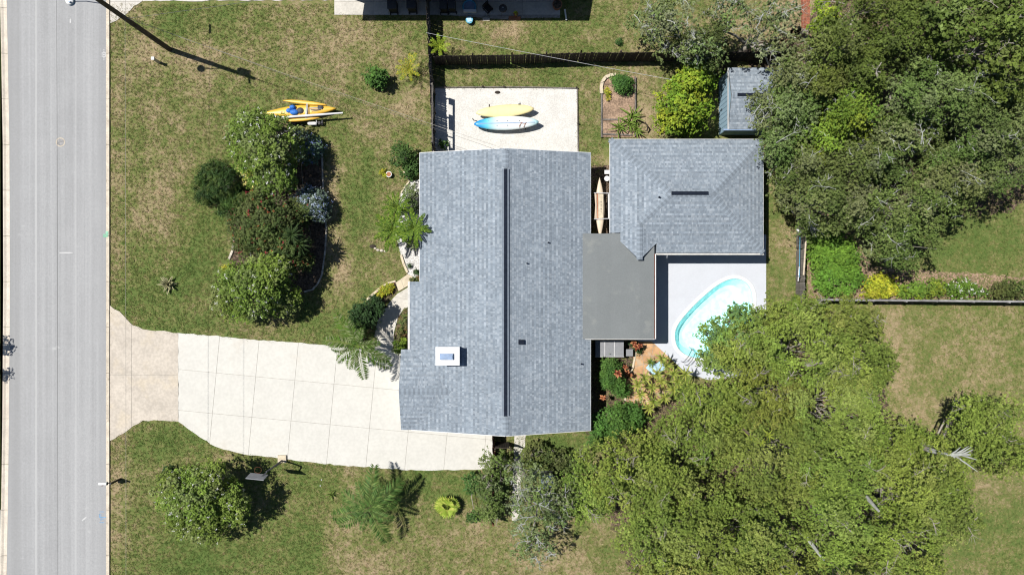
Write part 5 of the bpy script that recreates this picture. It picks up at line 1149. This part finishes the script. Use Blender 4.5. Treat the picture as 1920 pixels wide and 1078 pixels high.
A1 = np.stack([bx_ - sa * wd, by_ + ca * wd, np.full_like(ca, .004)], -1); A2 = np.stack([bx_ + sa * wd, by_ - ca * wd, np.full_like(ca, .004)], -1); A3 = np.stack([bx_ + ca * ln, by_ + sa * ln, hh], -1)
V = np.stack([A1, A2, A3], 2).reshape(-1, 3)
tint = rng.uniform(.72, 1.32, ng)
tc = np.repeat(np.stack([tint * rng.uniform(.93, 1.07, ng), tint, tint * .95, np.ones(ng)], 1), 9, 0); dd_ = np.repeat(dv + rng.normal(size=ng) * .10, 9)
me = np_mesh('grass', V, np.arange(ng * 9).reshape(-1, 3), ['lawn'], [('dry', 'FLOAT', dd_), ('tint', 'FLOAT_COLOR', tc)], 3)
go = bpy.data.objects.new('grass', me); COL.objects.link(go); tag(go, 'short patchy lawn grass around the houses and road verge', 'grass', None, 'stuff')
# ================================================================= OBJECTS
def hull(name, m, a, b, W, Hh, z, colf=None, parent=None, ns=20, p=.75, rock=.10, skew=0.0, deck=.12, flip=False):
    """boat hull from a to b (world xy); W width, Hh height, z bottom"""
    a = Vector((a[0], a[1], 0)); b = Vector((b[0], b[1], 0)); d = (b - a); L = d.length; d.normalize(); s = Vector((-d.y, d.x, 0)); mb = MB(); vs = []; cs = []
    prof = [(0, 0), (.45, .04), (.82, .25), (1, .62), (.97, .80), (.72, .93), (.35, 1.0), (0, 1.0 - deck * 0)]
    ring = prof + [(-x, y) for x, y in prof[-2:0:-1]]
    for i in range(ns + 1):
        t = i / ns; tt = min(max(t, .004), .996); w = W / 2 * max(.03, math.sin(math.pi * (tt ** (1 + skew))) ** p); rise = rock * (abs(2 * t - 1) ** 3); hh = Hh * (.55 + .45 * min(1, w / (W / 2) * 1.3))
        for x, y in ring:
            q = a + d * L * t + s * x * w; vs.append((q.x, q.y, z + rise + (y if not flip else 1 - y) * hh)); cs.append(colf(t, x) if colf else (1, 1, 1))
    nr = len(ring); fs = [(i * nr + k, i * nr + (k + 1) % nr, (i + 1) * nr + (k + 1) % nr, (i + 1) * nr + k) for i in range(ns) for k in range(nr)]
    fs += [tuple(range(nr - 1, -1, -1)), tuple(range(ns * nr, (ns + 1) * nr))]; mb.add(vs, fs); mb.c[-len(cs):] = cs
    return mb.build(name, m, parent, smooth=True)
# two kayaks on the sand pad, on low racks
k1 = thing('kayak', P(944, 209), 'pale yellow kayak lying on the white sand pad', 'kayak')
hull('hull', 'hull_py', Q(893, 212, .7), Q(1001, 204, .7), .82, .34, .42, None, k1, p=.5)
a, b = Q(893, 212, .5), Q(1001, 204, .5); MB().box((*Q(974, 196, .7), .74), (.16, .05, .05)).build('handle', 'dgrey', k1)
k2 = thing('kayak', P(948, 234), 'blue to white faded kayak lying on the white sand pad', 'kayak')
def kc(t, x):
    st = [(0, (.02, .22, .52)), (.12, (.02, .30, .60)), (.2, (.12, .50, .62)), (.34, (.55, .66, .68)), (.8, (.68, .70, .70)), (.94, (.45, .62, .64)), (1, (.22, .45, .52))]
    for (t0, c0), (t1, c1) in zip(st[:-1], st[1:]):
        if t <= t1: u = (t - t0) / (t1 - t0); return tuple(p + (q - p) * u for p, q in zip(c0, c1))
    return st[-1][1]
hull('hull', 'hull_c', Q(889, 233, .7), Q(1010, 229, .7), .92, .36, .44, kc, k2, p=.5)
for x in (916, 932, 952, 974):
    for dy in (-4.2, 4.6): MB().cyl((*Q(x, 231 + dy, .78), .788), .035, .02, 8).build('scupper', 'dgrey', k2)
MB().bar((*Q(900, 232, .82), .815), (*Q(1003, 229.5, .82), .815), .05, .02).build('keel_strip', 'bluegrey', k2)
mb = MB(); pts = [(975, 230, .70), (987, 231, .71), (983, 238, .70), (975, 241, .66)]
for q in (((973, 239), (977, 231)), ((976, 231), (985, 232)), ((985, 232), (981, 239)), ((985, 232), (987, 229)), ((980, 231), (976, 230))): mb.bar(P(*q[0], .86), P(*q[1], .86), .025)
mb.build('deck_cord', 'terra', k2)
mb = MB().tube([P(886, 222, .5), P(888, 226, .5), P(893, 227, .55), P(900, 231, .6)], .03, 5); mb.build('rudder', 'black', k2)
for k, (x, kk, yy) in enumerate(((918, k1, 211), (975, k1, 208), (915, k2, 235), (985, k2, 233))):
    p = P(x, yy); mb = MB(); mb.bar((p[0], p[1] - .42, .40), (p[0], p[1] + .42, .40), .07, .05)
    for s in (-.36, .36): mb.bar((p[0] - .0, p[1] + s, 0), (p[0], p[1] + s + .001, .38), .05)
    mb.build('trestle', 'dwood', kk)
mb = MB().dome((*Q(933, 174), .03), .2, .11, .1, 9, 3); top('rock', mb, 'dwood', 'small brown stone on the white sand above the kayaks', 'stone')
# trimaran kayak on the front lawn
k3 = thing('trimaran_kayak', P(560, 215), 'yellow outrigger kayak with blue bag parked on the front lawn', 'kayak')
hull('hull', 'hull_y', Q(484, 213, .6), Q(630, 203, .6), .78, .4, .22, None, k3, p=.8, skew=.2)
hull('outrigger', 'hull_y', Q(530, 188.5, .7), Q(613, 197, .7), .26, .2, .55, None, k3, p=.6, rock=.02)
hull('outrigger', 'hull_y', Q(531, 227, .7), Q(600, 220, .7), .26, .2, .5, None, k3, p=.6, rock=.02)
MB().tube([P(520, 221, .85), P(585, 216.5, .87), P(643, 212, .87)], [.07, .08, .05], 8).build('rolled_sail', 'white', k3)
for x0, y0, x1, y1 in ((575, 192, 573, 222), (577, 193, 575, 223)): MB().tube([P(x0, y0, .72), P((x0 + x1) / 2, 207, .8), P(x1, y1, .7)], .022, 6).build('cross_bar', 'lgrey', k3)
sb = MB().dome((*Q(552, 211, .6), .62), .30, .20, .2, 12, 4); sb.dome((*Q(542, 208, .6), .62), .2, .16, .15, 10, 4); sb.build('seat_bag', 'blue', k3)
MB().dome((*Q(549, 202, .65), .64), .22, .17, .26, 10, 4).build('gear_bag', 'blue', k3)
MB().dome((*Q(563, 208, .6), .6), .26, .22, .14, 12, 4).build('seat', 'dgrey', k3)
for x0, x1, y, mm in ((580, 603, 203, 'lgrey'), (582, 604, 206, 'grey')): MB().tube([P(x0, y, .68), P(x1, y - 1.5, .68)], .025, 5).build('paddle', mm, k3)
MB().dome((*Q(601, 202, .6), .62), .22, .14, .12, 10, 4).build('hatch', 'dgrey', k3)
MB().bar(P(584, 209, .66), P(601, 206.5, .66), .03).build('paddle', 'black', k3)
MB().box((*Q(575, 207, .65), .66), (.12, .6, .05), -.1).build('crossbeam', 'white2', k3)
mb = MB().bar(P(536, 222, .32), P(536, 234, .32), .05); mb.bar(P(604, 222, .32), P(604, 232, .32), .05); mb.bar(P(536, 230, .3), P(604, 230, .3), .05); mb.build('stand', 'dgrey', k3)
for x, y in ((566, 238), (604, 237)): MB().bar(P(x, y - 3, 0), P(x, y - 3.01, .3), .09).build('stand_leg', 'black', k3)
ct = thing('kayak_cart', P(584, 233), 'white tipped over cart beside the yellow outrigger kayak', 'cart')
mb = MB().tube([P(576, 230, .25), P(580, 231.5, .28), P(593, 232, .34)], [.05, .15, .1], 8); mb.build('tub', 'white', ct)
MB().tube([P(592, 222, .5), P(594, 229, .45), P(593, 235, .3)], .035, 6).build('frame_tube', 'lgrey', ct)
for x in (552, 600): MB().tube([P(x, 229, .2), (P(x, 229)[0] + .05, P(x, 236)[1], .2)], .16, 12).build('wheel', 'black', ct)

# outrigger canoe on a rack between the buildings
cn = thing('canoe', P(1125, 385), 'slim cream outrigger canoe stored on a frame between the two buildings', 'canoe')
hull('hull', 'hull_cream', Q(1125.5, 446, 2.0), Q(1124.5, 333, 2.0), .58, .32, 1.75, None, cn, p=.8, rock=.04)
mb = MB().box((*Q(1126.5, 386, 2.1), 2.09), (.32, 1.5, .03)); mb.build('deck_plate', 'cream', cn)
mb = MB(); r = random.Random(8)
for i in range(9): mb.box((*Q(1127, 376 + i * 2.6, 2.1), 2.11), (.05 * r.uniform(.5, 1.4), .045, .006))
mb.build('lettering', 'dgrey', cn)
for y in (362.5, 410): MB().tube([P(1113.5, y - (.5 if y < 400 else -1), 2.15), P(1142, y, 2.15)], .03, 6).build('cross_bar', 'lgrey', cn)
MB().tube([P(1116, 362, 2.08), P(1117.5, 385, 2.08), P(1116, 410, 2.08)], .045, 6).build('side_rail', 'hull_cream', cn); MB().tube([P(1120, 362, 2.08), P(1121, 411, 2.08)], .04, 6).build('side_rail', 'terra', cn)
MB().tube([P(1141, 362, 2.08), P(1141.5, 410, 2.08)], .04, 6).build('side_rail', 'white', cn)
for x in (1115, 1141):
    for y in (363, 410): MB().tube([(*Q(x, y, 2.1), 0), (*Q(x, y, 2.1), 2.1)], .03, 5).build('rack_leg', 'dgrey', cn)
pt = thing('white_bucket', P(1138, 335), 'white lidded bucket beside the tip of the cream canoe', 'bucket'); x, y = Q(1138, 335, .4); MB().cyl((x, y, 0), .15, .38, 14, .17).build('body', 'white', pt); MB().cyl((x, y, .38), .18, .03, 14).build('lid', 'white', pt)
pt = thing('folding_stool', P(1138, 324), 'small white stool tucked under the annex roof edge near the canoe', 'stool'); x, y = Q(1139, 323, .4); MB().box((x, y, .42), (.4, .26, .04)).build('seat', 'white', pt)
for dx in (-.15, .15):
    for dy in (-.1, .1): MB().box((x + dx, y + dy, .2), (.03, .03, .4)).build('leg', 'steel', pt)

# storage box with three lids
sb_ = thing('storage_cabinet', P(1143, 653), 'low grey storage cabinet with a three panel top beside the flat roof', 'cabinet')
zt = 1.1; cx0, cx1 = Q(1116, 0, zt)[0], Q(1170, 0, zt)[0]; cy0, cy1 = Q(0, 668, zt)[1], Q(0, 639, zt)[1]
MB().box(((cx0 + cx1) / 2, (cy0 + cy1) / 2, .52), (cx1 - cx0 - .08, cy1 - cy0 - .08, 1.04)).build('body', 'dgrey', sb_)
wd_ = (cx1 - cx0) / 3
for i in range(3): MB().box((cx0 + wd_ * (i + .5), (cy0 + cy1) / 2, zt - .02), (wd_ - .04, cy1 - cy0, .05)).build('lid_panel', 'grey', sb_)
for i in (1, 2): MB().box((cx0 + wd_ * i, (cy0 + cy1) / 2, zt + .01), (.05, cy1 - cy0 + .02, .05)).build('lid_strip', 'lgrey', sb_)
MB().bar((cx0, cy0 - .02, zt), (cx1, cy0 - .02, zt), .04).build('lid_edge', 'lgrey', sb_)
ac = thing('pump_box', P(1180, 662), 'small dark equipment box right of the grey storage cabinet', 'box'); x, y = Q(1180, 661, .6); MB().box((x, y, .3), (.42, .42, .6)).build('body', 'dgrey', ac); MB().box((x, y, .62), (.46, .46, .04)).build('lid', 'grey', ac)
# blue lounger
lg = thing('lounge_chair', P(1228, 694), 'pale blue sun lounger half under the yellow dracaenas', 'lounger'); a = Vector(P(1213, 686, .4)); b = Vector(P(1236, 706, .4)); c = math.atan2(b.y - a.y, b.x - a.x); mid = (a + b) / 2
MB().box((mid.x + .1, mid.y + .15, .42), (1.0, .66, .06), c).build('seat', 'lightblue', lg); MB().box((mid.x + .45, mid.y + .35, .62), (.5, .66, .05), c + 1.57, .0, -.6).build('backrest', 'lightblue', lg)
MB().bar((mid.x - .38, mid.y + .02, .47), (mid.x + .1, mid.y - .45, .47), .06).build('armrest', 'dgrey', lg); MB().bar((mid.x + .1, mid.y + .6, .47), (mid.x + .6, mid.y + .2, .47), .06).build('armrest', 'dgrey', lg)
for dx, dy in ((-.3, .1), (.1, -.3), (.5, .3), (.1, .55)): MB().box((mid.x + dx, mid.y + dy, .2), (.05, .05, .4)).build('leg', 'white', lg)
# pool skimmer on the picket fence
ps = thing('pool_skimmer', P(1499, 480), 'blue pool pole with a white skimmer head leaning on the picket fence', 'pool tool')
MB().tube([(*Q(1500, 437, 1.5), 1.5), (*Q(1499, 520, 1.3), 1.3)], .02, 6).build('pole', 'polyblue', ps)
MB().tube([(*Q(1498.6, 500, 1.34), 1.34), (*Q(1496.5, 527, 1.2), 1.2)], .035, 6).build('grip', 'white', ps)
p = Q(1500, 433, 1.52); mb = MB(); mb.prism([(p[0] - .22, p[1] + .12), (p[0] + .24, p[1] + .12), (p[0] + .2, p[1] - .06), (p[0] + .06, p[1] - .14), (p[0] - .06, p[1] - .14), (p[0] - .2, p[1] - .06)], 1.5, 1.54); mb.build('head', 'white', ps)
for y in (443, 518): MB().box((*Q(1496, y, 1.3), 1.3), (.35, .05, .05)).build('hook', 'dgrey', ps)
bd = thing('board', P(1508, 480), 'long pale board fixed along the top of the picket fence', 'board'); MB().bar((*Q(1511.5, 443, 1.5), 1.5), (*Q(1506.5, 516, 1.5), 1.5), .09, .05).build('plank', 'cream', bd)

# mailbox
mbx = thing('mailbox', P(226.5, 897), 'white mailbox on a dark bracket post at the kerb', 'mailbox'); x, y = Q(226.5, 897)
MB().box((x, y, .6), (.1, .1, 1.2)).build('post', 'black', mbx); MB().bar((x, y, 1.0), (x - .62, y - .0, 1.05), .06).build('arm', 'black', mbx)
b_ = MB(); b_.box((x - .48, y, 1.13), (.52, .2, .13)); b_.tube([(x - .74, y, 1.195), (x - .22, y, 1.195)], .1, 12); b_.build('box', 'white', mbx); MB().box((x - .5, y - .12, 1.2), (.1, .015, .14)).build('flag', 'rust', mbx)
# marker post
mk = thing('marker_post', P(299, 117), 'short pale utility marker post on the top left lawn', 'post'); x, y = Q(299, 118); MB().box((x, y, .42), (.14, .14, .84)).build('post', 'cream', mk); MB().box((x, y, .86), (.2, .2, .05)).build('cap', 'white', mk)
# pot
pt = thing('flower_pot', P(729, 327), 'white rimmed round pot with dark soil beside yellow flowers', 'plant pot'); x, y = Q(729, 327, .3)
m_ = MB(); m_.cyl((x, y, 0), .13, .32, 14, .2); m_.build('pot', 'white', pt); MB().cyl((x, y, .32), .155, .008, 14).build('soil', 'terra', pt)
T('shrub', 'yellow flowering tuft beside the white pot', 'plant', [(718, 322, 6, 6, .4), (722, 328, 4, 4, .4)], 'yellow', .1, 2.6, 1.1, (.07, .04), seed=120, trunk=False, low=.1)
# stone at lawn edge below sagos
mb = MB(); 
for x, y, s in ((704, 466, .12), (709, 469, .14), (716, 470, .15), (723, 471, .12)): mb.dome((*Q(x, y), 0), s, s * .7, .14, 7, 3)
top('edging_rocks', mb, 'stone', 'short row of pale rocks on the lawn below the lime palms', 'stones')
mb = MB().dome((*Q(699, 462), 0), .25, .14, .12, 8, 3); top('rock', mb, 'dwood', 'dark rock at the end of the pale rock row below the lime palms', 'stone')

# basketball hoop
bh = thing('basketball_hoop', P(530, 862), 'portable basketball hoop with grey backboard beside the driveway', 'basketball hoop'); x, y = Q(530, 862)
MB().box((x, y + .1, .09), (.55, .5, .16)).build('base', 'cream', bh)
MB().tube([(x, y, .12), (x, y, 2.5), (x - .1, y - .05, 2.75)], .055, 8).build('pole', 'dgrey', bh)
MB().bar((x, y, 2.55), (x - .35, y - .3, 2.85), .07).build('arm', 'dgrey', bh)
ab = math.radians(-6); c = (x - .62, y - .30, 2.95); MB().box(c, (1.12, .05, .78), ab, math.radians(9)).build('backboard', 'grey', bh)
MB().tube([(c[0] - .05 + .23 * math.cos(t), c[1] + .34 + .2 * math.sin(t), 2.66) for t in np.linspace(0, 6.283, 13)], .010, 4).build('rim', 'rust', bh)
MB().tube([(x + .2, y, .1), (x + 1.2 * 0 + .05, y - .03, 1.6)], .03, 6).build('brace', 'dgrey', bh)

# utility pole with street light and transformer
up_ = thing('utility_pole', P(318, 93), 'tall wooden utility pole on the front lawn leaning into the top of the picture', 'utility pole'); x, y = Q(318, 93)
MB().tube([(x, y, -.1), (x, y, 5), (x, y, 11.4)], [.17, .15, .11], 12).build('pole', 'polewood', up_)
MB().tube([(x + .38, y + .02, 8.7), (x + .38, y + .02, 9.6)], .26, 14).build('transformer', 'lgrey', up_)
MB().box((x, y, 10.7), (.10, .9, .12)).build('cross_arm', 'polewood', up_)
for dy in (-.4, .4): MB().cyl((x, y + dy, 10.76), .05, .15, 8).build('insulator', 'lgrey', up_)
lx, lz = -24.62, 7.6
MB().tube([(x, y, 7.3), (x - .8, y + .01, 7.65), (lx + .2, y + .02, lz)], .03, 6).build('lamp_arm', 'steel', up_)
lm = MB(); lm.tube([(lx, y + .02, lz - .05), (lx, y + .02, lz + .16)], [.24, .15], 16); lm.build('street_lamp', 'bluegrey', up_)
MB().dome((lx, y + .02, lz + .10), .24, .24, .12, 14, 4).build('lamp_shade', 'white', up_)
MB().cyl((lx + .08, y - .1, lz + .16), .05, .12, 8).build('photocell', 'bluegrey', up_)
def wire(label, a, b, sag, r, m, n_=24, name='overhead_wire'):
    a = Vector(a); b = Vector(b); pts = [a.lerp(b, i / n_) - Vector((0, 0, sag * 4 * (i / n_) * (1 - i / n_))) for i in range(n_ + 1)]
    return top(name, MB().tube(pts, r, 5), m, label, 'cable')
wire('telephone cable running parallel to the road above the lawn edge', (x + .05, 60, 5.6), (x + .05, y, 5.3), .2, .009, 'wire')
wire('telephone cable from the pole running down the picture beside the road', (x + .02, y, 5.3), (x + .02, -50, 5.3), .1, .009, 'wire', 40)
wire('upper power line above the road from the pole to the bottom edge', (x - .36, y, 10.8), (x - .36, -60, 10.8), .1, .008, 'dwire', 40)
wire('thin pale service wire from the utility pole to the ridge of the main house', (x, y, 5.5), (-.32, 8.3, 4.55), .25, .009, 'wire')
wire('second service wire from the utility pole to the front corner of the main house', (x, y, 5.9), (-1.0, 8.35, 4.35), .35, .008, 'dwire')
wire('dark service wire from the utility pole to the neighbouring house', (x, y, 5.2), (-4.3, 19.5, 3.6), .2, .011, 'dwire')
wire('white cable from the fence post to the tree over the back fence', (*Q(799, 62, 2.1), 2.1), (*Q(1260, 150, 3.2), 3.2), .1, .010, 'lgrey')
sp = thing('cable_closure', P(241, 40), 'small blue splice case hanging on the telephone cable by the driveway apron', 'splice case'); MB().tube([(x + .06, 17.9, 5.3), (x + .06, 18.5, 5.3)], .07, 8).build('case', 'bluegrey', sp)

# --- neighbour patio clutter
def bin_(label, px, py, s=1.0):
    b = thing('wheelie_bin', P(px, py), label, 'bin'); x, y = Q(px, py, .9)
    MB().prism([(x - .26 * s, y - .3), (x + .26 * s, y - .3), (x + .26 * s, y + .3), (x - .26 * s, y + .3)], .1, .95).build('body', 'black', b); MB().box((x, y - .02, .98), (.6 * s, .68, .07)).build('lid', 'dgrey', b); MB().tube([(x - .25, y - .36, .95), (x + .25, y - .36, .95)], .02, 5).build('handle', 'black', b)
    for dx in (-.25, .25): MB().tube([(x + dx - .03, y - .3, .1), (x + dx + .03, y - .3, .1)], .1, 10).build('wheel', 'black', b)
bin_('black wheeled bin, left one on the shaded neighbouring patio', 735, 8); bin_('black wheeled bin, right one on the shaded neighbouring patio', 771, 7)
bin_('dark bin just right of the fence on the neighbouring patio', 831, 8, .8); bin_('dark bin beside the kiddie pool on the neighbouring patio', 847, 7, .8)
pp_ = thing('paddling_pool', P(880, 14), 'small blue and white round paddling pool on the neighbouring patio', 'paddling pool'); x, y = Q(880, 13, .2)
MB().tube([(x + .42 * math.cos(t), y + .42 * math.sin(t) , .2) for t in np.linspace(0, 6.283, 20)], .06, 8, False).build('rim', 'polyblue', pp_); MB().cyl((x, y, .02), .42, .12, 20).build('water', 'bluegrey', pp_)
MB().box((x + .05, y - .38, .34), (.85, .16, .28)).build('seat_back', 'white', pp_)
bk = thing('blue_bucket', P(880, 38), 'blue square tub on the grass in front of the paddling pool', 'bucket'); x, y = Q(880, 38, .3); MB().cyl((x, y, 0), .2, .32, 12, .24).build('body', 'polyblue', bk); MB().box((x, y, .33), (.3, .28, .04), .3).build('lid', 'lightblue', bk)
def chair(label, px, py, m, rz):
    c = thing('patio_chair', P(px, py), label, 'chair'); x, y = Q(px, py, .45); R = Matrix.Rotation(rz, 3, 'Z')
    MB().box((x, y, .43), (.5, .5, .05), rz).build('seat', m, c); o = R @ Vector((0, .25, 0)); MB().box((x + o.x, y + o.y, .68), (.5, .05, .5), rz).build('backrest', m, c)
    for dx in (-.22, .22):
        for dy in (-.22, .22): o = R @ Vector((dx, dy, 0)); MB().box((x + o.x, y + o.y, .21), (.035, .035, .42), rz).build('leg', 'steel', c)
        o = R @ Vector((dx, 0, 0)); MB().box((x + o.x, y + o.y, .64), (.04, .45, .03), rz).build('armrest', 'steel', c)
chair('black patio chair turned diagonally on the neighbouring patio', 915, 17, 'black', .75)
gr_ = thing('kettle_grill', P(943, 16), 'dark round kettle grill on the neighbouring patio', 'grill'); x, y = Q(943, 16, .8); MB().dome((x, y, .75), .28, .28, .22, 14, 5).build('lid', 'dgrey', gr_); MB().cyl((x, y, .5), .16, .25, 14, .28).build('bowl', 'black', gr_); MB().box((x, y - .02, .99), (.12, .03, .03)).build('handle', 'lgrey', gr_)
for a in (0, 2.1, 4.2): MB().tube([(x + .1 * math.cos(a), y + .1 * math.sin(a), .52), (x + .3 * math.cos(a), y + .3 * math.sin(a), 0)], .015, 5).build('leg', 'steel', gr_)
pt = thing('flower_pot', P(967, 26), 'pot with a lime green plant at the edge of the neighbouring patio', 'plant pot'); x, y = Q(967, 26, .3); MB().cyl((x, y, 0), .12, .28, 12, .16).build('pot', 'terra', pt); rosette(pt, x, y, .35, [sword_mesh(.22, .08, .3, 1, (.5, .6, .05), (.55, .6, .1))], 12, random.Random(2))
mb = MB().tube([P(1059, 18, .5), P(1062, 38, .1)], .06, 6); top('white_pipe', mb, 'white', 'short white pipe end sticking out of the neighbouring patio shade', 'pipe')
bl = thing('patio_planter', P(1045, 8), 'round terracotta planter in the neighbouring patio shade', 'plant pot'); x, y = Q(1045, 8, .5); MB().cyl((x, y, 0), .25, .45, 16, .33).build('pot', 'terra', bl); MB().cyl((x, y, .45), .28, .02, 16).build('soil', 'mulch', bl)
for k, (a, b) in enumerate((((905, 37), (918, 37)), ((933, 34), (952, 34)), ((954, 34), (976, 35)))):
    top('paver', MB().bar(P(*a, .03), P(*b, .03), .2, .08), 'stone' if k < 2 else 'terra', ['pale edging paver under the patio chair', 'pale edging paver left of the reddish one', 'reddish edging paver at the right end of the patio edge'][k], 'paver')
# glass topped box near the lichen tree
gb = thing('cabinet', P(1024, 898), 'small box with a blue grey glassy top under the lichen tree', 'box'); x, y = Q(1027, 903, 1.3); MB().box((x, y, .63), (.72, .78, 1.25)).build('body', 'grey', gb); MB().box((x, y, 1.285), (.8, .87, .05)).build('lid', 'solar', gb)
# red pot-like thing left of shed, orange drum
dm = thing('red_planter', P(1351, 126), 'dark red round planter at the corner of the shed', 'plant pot'); x, y = Q(1350, 126, .5); MB().cyl((x, y, 0), .28, .5, 14, .34).build('pot', 'rust', dm); MB().cyl((x, y, .5), .3, .02, 14).build('soil', 'mulch', dm)
# garden hose in the gap by the shed
st_ = thing('driftwood', P(1212, 238), 'dark curved stick standing beside the spiky plant', 'branch'); MB().tube([P(1213, 246, .3), P(1215, 238, .5), P(1210, 230, .6)], [.05, .06, .03], 6).build('stick', 'dwood', st_)
# small white pebbles / golf balls on the lower lawn
for k, (x, y) in enumerate(((603, 899), (601, 910))): top('ball', MB().dome((*Q(x, y), .0), .05, .05, .07, 8, 4), 'white', ['upper of two small white balls on the lawn above the small agave', 'lower of two small white balls on the lawn above the small agave'][k], 'ball')
# white stones scattered over the gravel bed (countless)
r = random.Random(77); mb = MB(); gp = poly(GRAVELBED)
xs0, xs1, ys0, ys1 = min(p[0] for p in gp), max(p[0] for p in gp), min(p[1] for p in gp), max(p[1] for p in gp)
for _ in range(1500):
    a, b = r.uniform(xs0, xs1), r.uniform(ys0, ys1)
    if pip(np.array([a]), np.array([b]), gp)[0]: mb.dome((a, b, .02), r.uniform(.03, .06), r.uniform(.03, .05), .04, 5, 2)
top('gravel', mb, 'gravel', 'loose white gravel stones along the house front', 'gravel', None, 'stuff')
